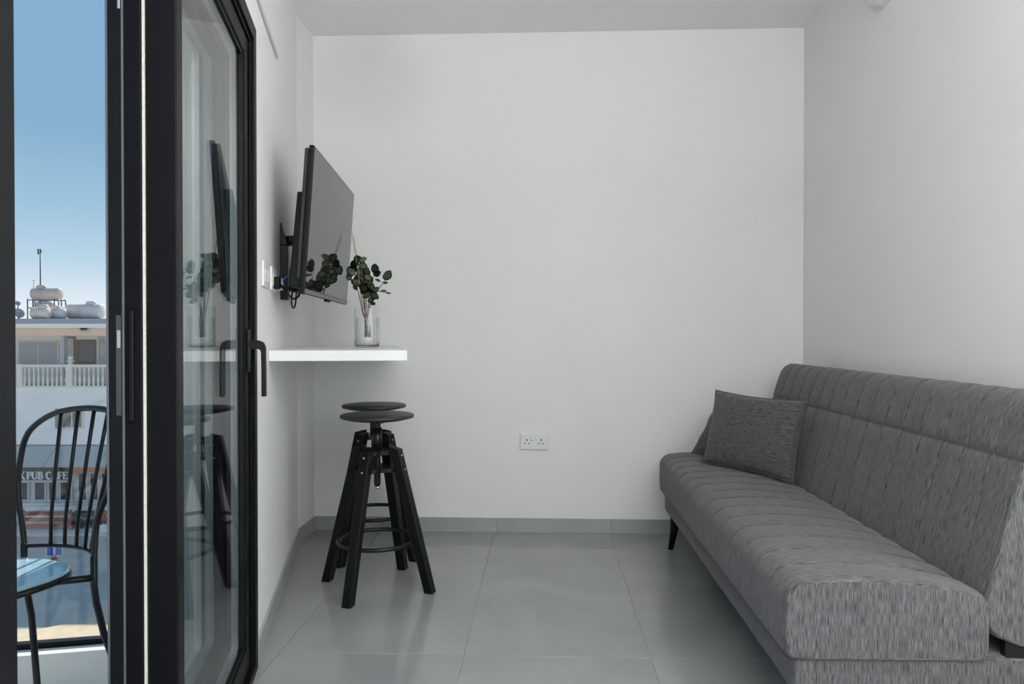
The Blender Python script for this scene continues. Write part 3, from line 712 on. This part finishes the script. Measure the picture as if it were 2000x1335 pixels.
# balcony chair
M0 = Vector((-1.507, 2.195, BZ)); fdv = Vector((-.38, -.925, 0)).normalized(); rtv = Vector((-fdv.y, fdv.x, 0)) * 1
if rtv.x < 0: rtv = -rtv
ch = empty('garden_chair', M0+fdv*.2+Vector((0, 0, BF-BZ)), 'black metal spindle back chair with pale blue seat on the balcony', 'chair')
RZ = .51   # height of the lower back rail above the balcony
def CP(u, b, z): return M0+rtv*u-fdv*b+Vector((0, 0, z))
AL = math.tan(math.radians(8))
HK = [(-.166, 0), (-.190, .06), (-.221, .124), (-.243, .20), (-.246, .27), (-.237, .33), (-.208, .370), (-.144, .408), (-.071, .431), (.010, .443), (.085, .447), (.150, .443), (.205, .425), (.243, .385), (.252, .33), (.236, .27), (.200, .21), (.170, .144), (.160, .09), (.164, .04), (.168, 0)]
def spline(P, n):
    P = [Vector(p) for p in P]; sm = []
    for i in range(len(P)-1):
        p0, p1, p2, p3 = P[max(i-1, 0)], P[i], P[i+1], P[min(i+2, len(P)-1)]
        for k in range(n):
            t = k/n; sm.append(.5*((2*p1)+(p2-p0)*t+(2*p0-5*p1+4*p2-p3)*t*t+(3*p1-p0-3*p2+p3)*t**3))
    return sm+[P[-1]]
hp = [(v.x, v.y) for v in spline(HK, 4)]
m = MB().tube([CP(u, AL*w_, RZ+w_) for u, w_ in hp], .0095, 10); rebase(m, ch).build('hoop', black_m, ch)
def railp(u): return CP(u, .062*(1-(u/.168)**2), RZ)
m = MB().tube([railp(-.168+.336*i/20) for i in range(21)], .006, 8); rebase(m, ch).build('back_rail', black_m, ch)
for i, ub in enumerate((-.098, -.052, -.004, .043, .092)):
    pb_ = railp(ub); u, w_ = HK[8+i]; pt = CP(u, AL*w_, RZ+w_)
    md = pb_.lerp(pt, .4)+fdv*.006
    m = MB().tube([pb_, pb_.lerp(md, .5)+fdv*.003, md, pt], .006, 8); rebase(m, ch).build('spindle', black_m, ch)
seat_blue = mat('pale_blue_seat', (.30, .46, .55), .16, var=.05, spec=.7)
sp_ = []
SWL, SWR, SF, SB = -.20, .125, .43, -.01
for k in range(40):
    a = 2*PI*k/40; ca, sa = math.cos(a), math.sin(a)
    su = (abs(ca)**.62)*(1 if ca > 0 else -1); sv = (abs(sa)**.62)*(1 if sa > 0 else -1)
    p = M0+rtv*((SWL+SWR)/2+(SWR-SWL)/2*su)+fdv*((SF+SB)/2-.0+(SF-SB)/2*(-sv)); sp_.append((p.x, p.y))
ar = sum(sp_[i][0]*sp_[(i+1) % 40][1]-sp_[(i+1) % 40][0]*sp_[i][1] for i in range(40))
if ar < 0: sp_ = sp_[::-1]
m = MB().prism(sp_, BZ+.466, BZ+.480); rebase(m, ch).build('seat', seat_blue, ch, .003)
m = MB().tube([Vector((x, y, BZ+.458)) for x, y in sp_+[sp_[0]]], .009, 8); rebase(m, ch).build('seat_frame', black_m, ch)
for sgn in (-1, 1):
    m = MB().tube([CP(.168*sgn, 0, RZ+.01), CP(.168*sgn, 0, .43), CP(.169*sgn, .006, .38), CP(.171*sgn, (.028 if sgn > 0 else .024), .28), CP(.172*sgn, (.070 if sgn > 0 else .034), .15), CP(.173*sgn, (.118 if sgn > 0 else .048), BF-BZ)], .0105, 10); rebase(m, ch).build('leg', black_m, ch)
    m = MB().tube([CP(.168*sgn, 0, .455), CP((.10 if sgn > 0 else -.17), -.09, .458)], .0105, 8); rebase(m, ch).build('side_rail', black_m, ch)
    u0 = .055 if sgn > 0 else -.15
    m = MB().tube([CP(u0, -.36, .458), CP(u0+.01*sgn, -.375, .2), CP(u0+.02*sgn, -.39, BF-BZ)], .0105, 10); rebase(m, ch).build('leg', black_m, ch)

# ================================================================== STREET AND BUILDING OPPOSITE
ZS = CAMH-9.44
def G(X, Y, z=0):      # street frame, parallel to the facade opposite: X to the right, Y away
    return Vector((X*_c-Y*_s, X*_s+Y*_c, z))
asph = mat('asphalt', (.47, .45, .425), .85, var=.10, scale=1.2, bump=.3, bscale=30)
sand = mat('sandy_paving', (.58, .47, .34), .85, var=.1, scale=2)
whitew = mat('white_render', (.94, .92, .89), .8, var=.05, scale=.6)
cream = mat('cream_render', (.84, .64, .47), .8, var=.04, scale=.6)
greyp = mat('blue_grey_paint', (.40, .42, .48), .7, var=.05)
def gpoly(pts, z0, z1):
    P = [G(x, y) for x, y in pts]; return MB().prism([(p.x, p.y) for p in P], z0, z1)
tag(gpoly([(-120, 2), (60, 2), (60, 140), (-120, 140)], ZS-.5, ZS-.02).build('ground_1', asph), 'grey asphalt street between the buildings', 'street', kind='structure')
pv = [(-60, 4), (20, 4), (20, 27), (-11, 26.6), (-12.6, 26.0), (-13.6, 25.2), (-13.95, 24.5), (-14.1, 24.1), (-14.6, 23.6), (-15.4, 23.0), (-17, 22.3), (-20, 21.5), (-26, 20.5), (-60, 18)]
tag(gpoly(pv, ZS-.3, ZS+.05).build('ground_2', sand), 'sandy beige pavement on the near side of the street', 'pavement', kind='structure')
tag(gpoly([(-60, 34.2), (20, 34.2), (20, 44), (-60, 44)], ZS-.3, ZS+.12).build('ground_3', mat('pale_kerb', (.70, .66, .60), .8, var=.08)), 'pale raised footway in front of the pub', 'footway', kind='structure')
BD = 36.0; X0 = -22.0
bd = empty('pub_building', G(X0, BD, ZS), 'white three storey building with a pub and stone balustrade across the street', 'building', rz=YAW)
def bx(px, d=BD): return (px-1000)/F*d-X0
def bz(py, d=BD): return (655-py)/F*d+CAMH-ZS
def bp_(name, material, x0, x1, y0, y1, z0, z1, parent=bd, bevel=0): return MB().box((x0, y0, z0), (x1, y1, z1)).build(name, material, parent, bevel)
XA, XB = -11.0, 12.5
zr, zf, zb2, zbal0 = bz(622), bz(640), bz(655), bz(757)
bp_('wall', whitew, XA, XB, .6, 9, .1, zbal0)                       # lower two storeys
bp_('wall', whitew, XA, XB, 2.4, 9, zbal0, zf)                      # set back top storey
bp_('balcony_slab', whitew, XA, XB, 0, 2.4, zbal0-.14, zbal0)
bp_('roof_slab', greyp, XA-.3, XB+.3, -.2, 9.3, bz(632), zr)
bp_('roof_fascia', whitew, XA-.3, XB+.3, -.2, 9.3, zf, bz(632))
bp_('roof_beam', cream, XA, XB, .15, .55, zb2, zf)
bp_('wall', whitew, XA, XB, .0, .6, bz(870), zbal0-.14)             # front skin of the middle storey
# top storey windows behind the balustrade
wood = mat('brown_wood', (.16, .085, .045), .6, var=.2)
pane_d = mat('dark_glazing', (.04, .05, .065), .08, var=.1); pane_l = mat('curtained_glazing', (.42, .44, .47), .25, var=.06, scale=1)
def window(name, x0, x1, z0, z1, y, fm, pm, fw=.08, mull=0, parent=bd):
    m = MB()
    for a in ((x0, x0+fw, z0, z1), (x1-fw, x1, z0, z1), (x0+fw, x1-fw, z0, z0+fw), (x0+fw, x1-fw, z1-fw, z1)): m.box((a[0], y-.06, a[2]), (a[1], y, a[3]))
    for k in range(mull): xm = x0+(x1-x0)*(k+1)/(mull+1); m.box((xm-fw*.4, y-.055, z0+fw), (xm+fw*.4, y, z1-fw))
    o = m.build(name, fm, parent); MB().box((x0+fw*.5, y-.025, z0+fw*.5), (x1-fw*.5, y-.015, z1-fw*.5)).build('pane', pm, o); return o
DB = BD+2.4
def bxb(px): return (px-1000)/F*DB-X0
def bzb(py): return (655-py)/F*DB+CAMH-ZS
window('window', bxb(36), bxb(116), bzb(716), bzb(664), 2.4, mat('white_frame', (.7, .7, .7), .5), pane_l, .10, 1)
window('window', bxb(125), bxb(148), bzb(720), bzb(657), 2.4, wood, mat('pale_curtain', (.55, .56, .55), .5, var=.15, scale=3), .09)
window('window', bxb(150), bxb(188), bzb(716), bzb(663), 2.4, wood, pane_d, .10)
window('window', bxb(192), bxb(226), bzb(716), bzb(657), 2.4, mat('white_frame', (.7, .7, .7)), mat('pale_curtain', (.55, .56, .55)), .07)
for k in range(4): window('window', bxb(260+k*70), bxb(310+k*70), bzb(716), bzb(660), 2.4, wood if k % 2 else mat('white_frame', (.7, .7, .7)), pane_d, .09, 1)
bp_('pillar', greyp, bx(115), bx(121), .15, .45, zbal0, zb2)
for k in (250, 400, 520): bp_('pillar', greyp, bx(k), bx(k+6), .15, .45, zbal0, zb2)
MB().lathe([(.10, -.12), (.16, -.08), (.17, -.02), (.08, 0)], 16, (bx(163), .0, zf)).build('soffit_lamp', black, bd)
# balustrade
stone = mat('pale_stone', (.86, .80, .72), .8, var=.06, scale=3)
zt0, zt1 = bz(717), bz(711.5)
bp_('handrail', stone, XA, XB, -.02, .22, zt0, zt1, bevel=.02); bp_('plinth', stone, XA, XB, -.02, .22, zbal0, bz(753), bevel=.02)
hb = zt0-bz(753); bal = None; pit = 8.99/F*BD
xs = []; x = bx(45.5)
posts = [bx(135), bx(37.5)]+[bx(135)+2.6*k for k in range(1, 5)]+[bx(37.5)-2.6*k for k in range(1, 4)]
k = int((x-XA)/pit); x -= k*pit
while x < XB:
    if all(abs(x-p) > .2 for p in posts): xs.append(x)
    x += pit
for x in xs:
    if bal is None:
        R = .060; o = MB().lathe([(R, 0), (R, .05), (R*.62, .10), (R*1.0, .24*hb), (R*1.12, .32*hb), (R*.62, .52*hb), (R*.5, .8*hb), (R*.9, .92*hb), (R, .95*hb), (R, hb)], 10).build('baluster', stone, bd); bal = o.data
    else: o = bpy.data.objects.new('baluster', bal); COL.objects.link(o); o.parent = bd
    o.location = (x, .10, bz(753))
for p in posts:
    q = bp_('pedestal', stone, p-.13, p+.13, -.04, .24, zbal0, zt1+.02, bevel=.02)
    if p == posts[1]: continue
    MB().lathe([(.10, 0), (.06, .06), (.06, .10), (.19, .13), (.19, .16), (.05, .20), (.11, .25), (.13, .31), (.10, .37), (.02, .40)], 14, (p, .10, zt1+.02)).build('finial', stone, q)
# window with shutters on the middle storey
sash = window('window', bx(118), bx(163), bz(837), bz(797), 0, mat('white_frame', (.7, .7, .7)), mat('olive_glazing', (.20, .20, .16), .15, var=.2), .09, 1)
m = MB()
for k in range(9): z = bz(836)+k*.11; m.box((bx(108), -.06, z), (bx(116), -.005, z+.085))
m.build('shutter', mat('grey_shutter', (.25, .25, .25), .6), sash)
for k in (260, 400): window('window', bx(k), bx(k+45), bz(837), bz(797), 0, mat('white_frame', (.7, .7, .7)), pane_d, .09, 1)
# awning: separate fabric panels on a sloping frame
canv = mat('grey_canvas', (.47, .46, .46), .8, var=.05, scale=2)
aw = MB().box((XA, -.02, bz(873)), (XB, .02, bz(868))).build('awning_rail', alu_l, bd)
npan = 9
for k in range(npan):
    xa = XA+(XB-XA)*k/npan+.02; xb = XA+(XB-XA)*(k+1)/npan-.02
    ya, yf = -.01, -1.1; za, zf_ = bz(870), bz(911, BD-1.1)
    m = MB(); m.hexa([(xa, ya, za-.04), (xb, ya, za-.04), (xa, ya, za), (xb, ya, za), (xa, yf, zf_-.04), (xb, yf, zf_-.04), (xa, yf, zf_), (xb, yf, zf_)])
    m.build('awning_panel', canv, aw)
# pub front under the awning
dkw = mat('dark_sign_board', (.045, .045, .043), .6, var=.2); wfr = mat('white_frame', (.7, .7, .7)); orng = mat('orange_fascia', (.70, .24, .08), .6, var=.1)
SGY = -.55
sb_ = bp_('sign_board', dkw, bx(22, BD+SGY), bx(133, BD+SGY), SGY, SGY+.08, bz(939, BD+SGY), bz(910, BD+SGY))
bp_('sign_edge', wfr, bx(22, BD+SGY), bx(131, BD+SGY), SGY-.02, SGY, bz(940, BD+SGY), bz(938, BD+SGY), sb_)
bp_('orange_beam', orng, bx(137, BD+SGY), XB, SGY, SGY+.08, bz(922.5, BD+SGY), bz(912, BD+SGY))
# letters with slab serifs
def letter(ch_, H):
    m = MB(); t = .22*H; th = .10*H; dp = .05
    def bar(x0, z0, x1, z1, wd):
        d = Vector((x1-x0, z1-z0)); n_ = Vector((-d.y, d.x)).normalized()*wd/2
        c = [(x0-n_.x, z0-n_.y), (x1-n_.x, z1-n_.y), (x1+n_.x, z1+n_.y), (x0+n_.x, z0+n_.y)]
        m.hexa([(c[i][0], y, c[i][1]) for (i, y) in ((0, -dp), (1, -dp), (0, 0), (1, 0), (3, -dp), (2, -dp), (3, 0), (2, 0))])
    def serif(x, z, wd=.34): bar(x-wd*H/2, z, x+wd*H/2, z, .06*H)
    def arc(cx, cz, rx, rz, a0, a1, w0):
        n_ = 10
        for i in range(n_):
            a, b = math.radians(a0+(a1-a0)*i/n_), math.radians(a0+(a1-a0)*(i+1)/n_)
            bar(cx+rx*math.cos(a), cz+rz*math.sin(a), cx+rx*math.cos(b), cz+rz*math.sin(b), w0*(.55+.45*abs(math.cos((a+b)/2))))
    h_ = H
    if ch_ == 'K':
        wd = .8*h_; bar(.17*h_, 0, .17*h_, h_, t); bar(.25*h_, .42*h_, .66*h_, h_, th); bar(.32*h_, .52*h_, .68*h_, 0, t*.9)
        for x, z in ((.17, .03), (.17, .97), (.66, .97), (.68, .03)): serif(x*h_, z*h_)
    if ch_ == 'P':
        wd = .68*h_; bar(.17*h_, 0, .17*h_, h_, t); serif(.17*h_, .03*h_); serif(.15*h_, .97*h_, .3); bar(.17*h_, .95*h_, .36*h_, .95*h_, th*.8); bar(.17*h_, .46*h_, .36*h_, .46*h_, th*.8); arc(.36*h_, .705*h_, .20*h_, .245*h_, -90, 90, t)
    if ch_ == 'U':
        wd = .80*h_; bar(.16*h_, .3*h_, .16*h_, h_, t); bar(.64*h_, .3*h_, .64*h_, h_, th); arc(.40*h_, .32*h_, .24*h_, .28*h_, 180, 360, t*.8); serif(.16*h_, .97*h_); serif(.64*h_, .97*h_, .3)
    if ch_ == 'B':
        wd = .72*h_; bar(.17*h_, 0, .17*h_, h_, t); bar(.05*h_, .95*h_, .36*h_, .95*h_, th*.8); bar(.17*h_, .52*h_, .36*h_, .52*h_, th*.8); bar(.05*h_, .05*h_, .36*h_, .05*h_, th*.8)
        arc(.36*h_, .735*h_, .17*h_, .215*h_, -90, 90, t*.9); arc(.36*h_, .285*h_, .21*h_, .235*h_, -90, 90, t)
    if ch_ == 'C':
        wd = .74*h_; arc(.40*h_, .5*h_, .29*h_, .46*h_, 48, 312, t); bar(.62*h_, .68*h_, .62*h_, .98*h_, .06*h_)
    if ch_ == 'A':
        wd = .78*h_; bar(.14*h_, 0, .37*h_, h_, th*.8); bar(.37*h_, h_, .62*h_, 0, t); bar(.24*h_, .34*h_, .5*h_, .34*h_, th*.7); serif(.14*h_, .03*h_, .26); serif(.62*h_, .03*h_, .32)
    if ch_ in 'FE':
        wd = .66*h_; bar(.17*h_, 0, .17*h_, h_, t); bar(.04*h_, .95*h_, .58*h_, .95*h_, th); bar(.17*h_, .52*h_, .46*h_, .52*h_, th*.8); bar(.58*h_, .74*h_, .58*h_, .98*h_, .06*h_); bar(.46*h_, .40*h_, .46*h_, .64*h_, .06*h_)
        if ch_ == 'E': bar(.04*h_, .05*h_, .60*h_, .05*h_, th); bar(.60*h_, .02*h_, .60*h_, .28*h_, .06*h_)
        else: serif(.17*h_, .03*h_)
    return m, wd
lw = mat('white_lettering', (.95, .93, .90), .5)
LH = 15.4/F*(BD+SGY); zl = bz(936, BD+SGY)
spots = {0: 36.5, 1: 51, 2: 60.8, 3: 73, 4: 88.5, 5: 99.5, 6: 111.5, 7: 121.5}
for i, chh in enumerate('KPUBCAFE'):
    m, wd = letter(chh, LH); o = m.build('letter', lw, sb_); o.location = (bx(spots[i], BD+SGY), SGY, zl)
shopd = mat('shop_glazing', (.05, .055, .06), .1, var=.5, scale=2.5)
for a, b in ((50, 76), (78, 100), (101, 128)): window('window', bx(a), bx(b), bz(984), bz(943), .55, wfr, shopd, .09)
bp_('stall_riser', whitew, XA, XB, .35, .62, .1, bz(986))
bp_('window_sill', wfr, bx(125), XB, .25, .6, bz(988), bz(984))
for k in range(8): window('window', bx(138+k*23), bx(160+k*23), bz(984), bz(924), .5, wfr, pane_d, .10)
for k in range(2): window('window', bx(-70+k*58), bx(-16+k*58), bz(984), bz(943), .55, wfr, shopd, .09, 1)

# things in front of the pub (stand on the raised footway)
ZF = ZS+.12
redw = mat('red_brown_wood', (.42, .13, .085), .65, var=.25, scale=5); dgr = mat('dark_grey_paint', (.07, .075, .08), .6, var=.2)
def sx_(px, d): return (px-1000)/F*d
def slat_bench(px0, px1, d, label):
    x0, x1 = sx_(px0, d), sx_(px1, d); r = empty('slatted_fence', G((x0+x1)/2, d, ZF), label, 'fence', 'red slatted fences of the pub terrace', YAW); hw_ = (x1-x0)/2
    for k in range(3): MB().box((-hw_, -.03, .10+k*.30), (hw_, .01, .10+k*.30+.20)).build('slat', redw, r)
    for x in (-hw_, hw_-.1): MB().box((x, .01, 0), (x+.1, .09, 1.0)).build('post', redw, r)
    MB().box((-hw_-.03, -.06, 1.0), (hw_+.03, .12, 1.12)).build('cap', mat('pale_stone', (.7, .68, .63)), r)
slat_bench(40, 137, 34.8, 'red brown slatted terrace fence below the pub sign')
slat_bench(197, 330, 34.8, 'red slatted terrace fence to the right of the rope barrier')
r = empty('rope_barrier', G(sx_(167, 34.9), 34.9, ZF), 'dark posts with a pale drooping rope between the terrace fences', 'barrier', rz=YAW)
for x in (-.5, .5): MB().lathe([(.12, 0), (.12, .03), (.035, .05), (.035, .85), (.05, .88), (.02, .93)], 12, (x, 0, 0)).build('post', dgr, r)
MB().tube([(-.5+1.0*i/10, 0, .80-.30*(1-((i-5)/5)**2)) for i in range(11)], .02, 6).build('rope', mat('pale_rope', (.5, .5, .48), .8), r)
for i, (px, d, wd, hg, lb) in enumerate(((160, 35.3, .9, .75, 'dark grey planter box behind the rope barrier'), (191, 35.3, .5, .55, 'smaller dark grey planter box near the red fence'))):
    r = empty('planter_box', G(sx_(px, d), d, ZF), lb, 'planter', 'dark planters at the pub', YAW)
    MB().box((-wd/2, -.2, 0), (wd/2, .2, hg)).build('trough', dgr, r, .02); MB().box((-wd/2+.04, -.16, hg-.02), (wd/2-.04, .16, hg+.01)).build('soil', mat('soil', (.06, .045, .03), .9), r)
r = empty('kerb_block', G(sx_(206, 34.5), 34.5, ZF), 'white kerb block at the edge of the footway', 'block', rz=YAW)
MB().box((-.26, -.15, 0), (.26, .15, .34)).build('block', kerb_w, r, .03)
# portable road sign
SD = 29.3
r = empty('road_sign', G(sx_(104, SD), SD, ZS-.02), 'blue road sign with a white bar on a red base in the street', 'sign', rz=YAW+.25)
MB().box((-.30, -.012, .56), (.30, .012, 1.06)).build('sign_edge', white_p, r, .004)
MB().box((-.27, -.016, .59), (.27, -.010, 1.03)).build('sign_face', mat('sign_blue', (.02, .10, .42), .4), r)
MB().box((-.045, -.020, .62), (.045, -.015, .95)).build('white_bar', white_p, r)
MB().box((-.14, -.020, .92), (.14, -.015, 1.00)).build('white_crossbar', white_p, r)
MB().tube([(0, .02, .1), (0, .02, .6)], .025, 10).build('post', alu_l, r)
MB().lathe([(.26, 0), (.26, .06), (.19, .10), (.10, .50)], 16).build('base', mat('red_plastic', (.55, .05, .03), .5), r)

# roof tanks, masts and dishes
ZR = ZS+zr; tank_w = mat('grey_white_tank', (.74, .66, .60), .55, var=.08, scale=2); tank_g = mat('weathered_tank', (.60, .51, .46), .55, var=.12, scale=2)
def tank(px0, px1, py0, py1, d, label, material, hatch, name='water_tank'):
    x0, x1 = sx_(px0, d), sx_(px1, d); R = (py1-py0)/F*d/2; zc = (655-(py0+py1)/2)/F*d+CAMH; Lh = (x1-x0)/2
    r = empty(name, G((x0+x1)/2, d, zc-R), label, 'tank', 'rooftop water tanks', YAW)
    MY = Matrix.Translation((0, 0, R)) @ Matrix.Rotation(PI/2, 4, 'Y')
    c = .18*Lh
    MB().lathe([(.02, -Lh), (R*.5, -Lh+.01), (R*.82, -Lh+.03), (R*.94, -Lh+.055), (R*.985, -Lh+.085), (R, -Lh+.12), (R, -.06), (R*1.02, -.05), (R*1.02, .05), (R, .06), (R, Lh-.12), (R*.985, Lh-.085), (R*.94, Lh-.055), (R*.82, Lh-.03), (R*.5, Lh-.01), (.02, Lh)], 28, M=MY).build('shell', material, r)
    MB().lathe([(.26, -.04), (.26, .06), (.22, .10), (.22, .14), (.10, .16)], 20, (hatch*Lh, 0, 2*R-.02)).build('hatch', material, r)
    return r, x0, x1, zc-R
t1, x0, x1, zb_ = tank(63.5, 120, 562, 585, 38, 'weathered water tank raised on a metal stand on the roof', tank_g, -.35)
st_ = empty('tank_stand', G((x0+x1)/2, 38, ZR), 'thin metal stand under the raised water tank', 'stand', rz=YAW)
hgt = zb_-ZR; hx = (x1-x0)/2+.05
for x in (-hx, -hx*.65, hx*.72, hx):
    for y in (-.3, .3): MB().tube([(x, y, 0), (x, y, hgt+.03)], .028, 6).build('leg', alu_l, st_)
for y in (-.3, .3): MB().box((-hx, y-.03, hgt-.05), (hx, y+.03, hgt)).build('beam', alu_l, st_); MB().box((-hx, y-.02, hgt*.55), (hx, y+.02, hgt*.55+.05)).build('brace', alu_l, st_)
tank(132, 201.5, 593, 622, 37.65, 'large pale water tank lying on the roof at the right', tank_w, .35)
tank(62.5, 97, 600, 622, 36.3, 'low pale tank lying below the raised tank stand', tank_w, .3)
tank(97, 129, 602, 622, 36.95, 'small pale tank between the stand and the large tank', tank_w, -.2)
sv_ = empty('storage_vat', G(sx_(91, 39.7), 39.7, ZR), 'squat grey vat behind the tank stand', 'vat', rz=YAW)
MB().lathe([(.50, 0), (.52, .5), (.50, .95), (.40, 1.0), (.38, 1.06), (.05, 1.08)], 24).build('body', tank_g, sv_)
ms = empty('antenna_mast', G(sx_(79.5, 38.75), 38.75, ZR), 'tall thin antenna mast above the roof tanks', 'antenna', rz=YAW)
mh = (655-486)/F*38.75+CAMH-ZR
MB().tube([(0, 0, 0), (0, 0, mh)], [.035, .025], 8).build('pole', dgr, ms)
MB().tube([(-.10, 0, mh-.25), (.02, 0, mh-.2)], .018, 6).build('arm', dgr, ms); MB().box((-.13, -.03, mh-.28), (-.08, .03, mh)).build('aerial', dgr, ms); MB().box((.0, -.03, mh-.22), (.05, .03, mh-.02)).build('aerial', dgr, ms)
ms = empty('antenna_mast', G(sx_(66, 38.75), 38.75, ZR), 'short thin aerial beside the raised tank', 'antenna', rz=YAW)
MB().tube([(0, 0, 0), (0, 0, (655-546)/F*38+CAMH-ZR)], [.02, .01], 6).build('pole', dgr, ms); MB().tube([(-.09, 0, 2.1), (.09, 0, 2.1)], .01, 5).build('arm', dgr, ms)
for px, py, rr, lb in ((35, 613, .27, 'larger satellite dish at the left of the roof'), (33, 594, .13, 'small satellite dish above the larger one')):
    hz = (655-py)/F*37.5+CAMH-ZR; r = empty('satellite_dish', G(sx_(px, 37.5), 37.5, ZR), lb, 'dish', 'rooftop satellite dishes', YAW)
    MB().tube([(0, .1, 0), (0, .1, hz)], .025, 8).build('pole', dgr, r)
    MD = Matrix.Translation((0, 0, hz)) @ Matrix.Rotation(math.radians(60), 4, 'Z') @ Matrix.Rotation(math.radians(65), 4, 'X')
    MB().lathe([(.02, 0), (rr*.5, .03), (rr*.85, .09), (rr, .13), (rr*.98, .14), (rr*.8, .10), (rr*.4, .04), (.02, .015)], 20, M=MD).build('reflector', mat('dish_grey', (.5, .5, .5), .5), r)
    MB().tube([MD @ Vector((0, -rr, .12)), MD @ Vector((0, 0, rr*1.2))], .012, 5).build('feed_arm', dgr, r)
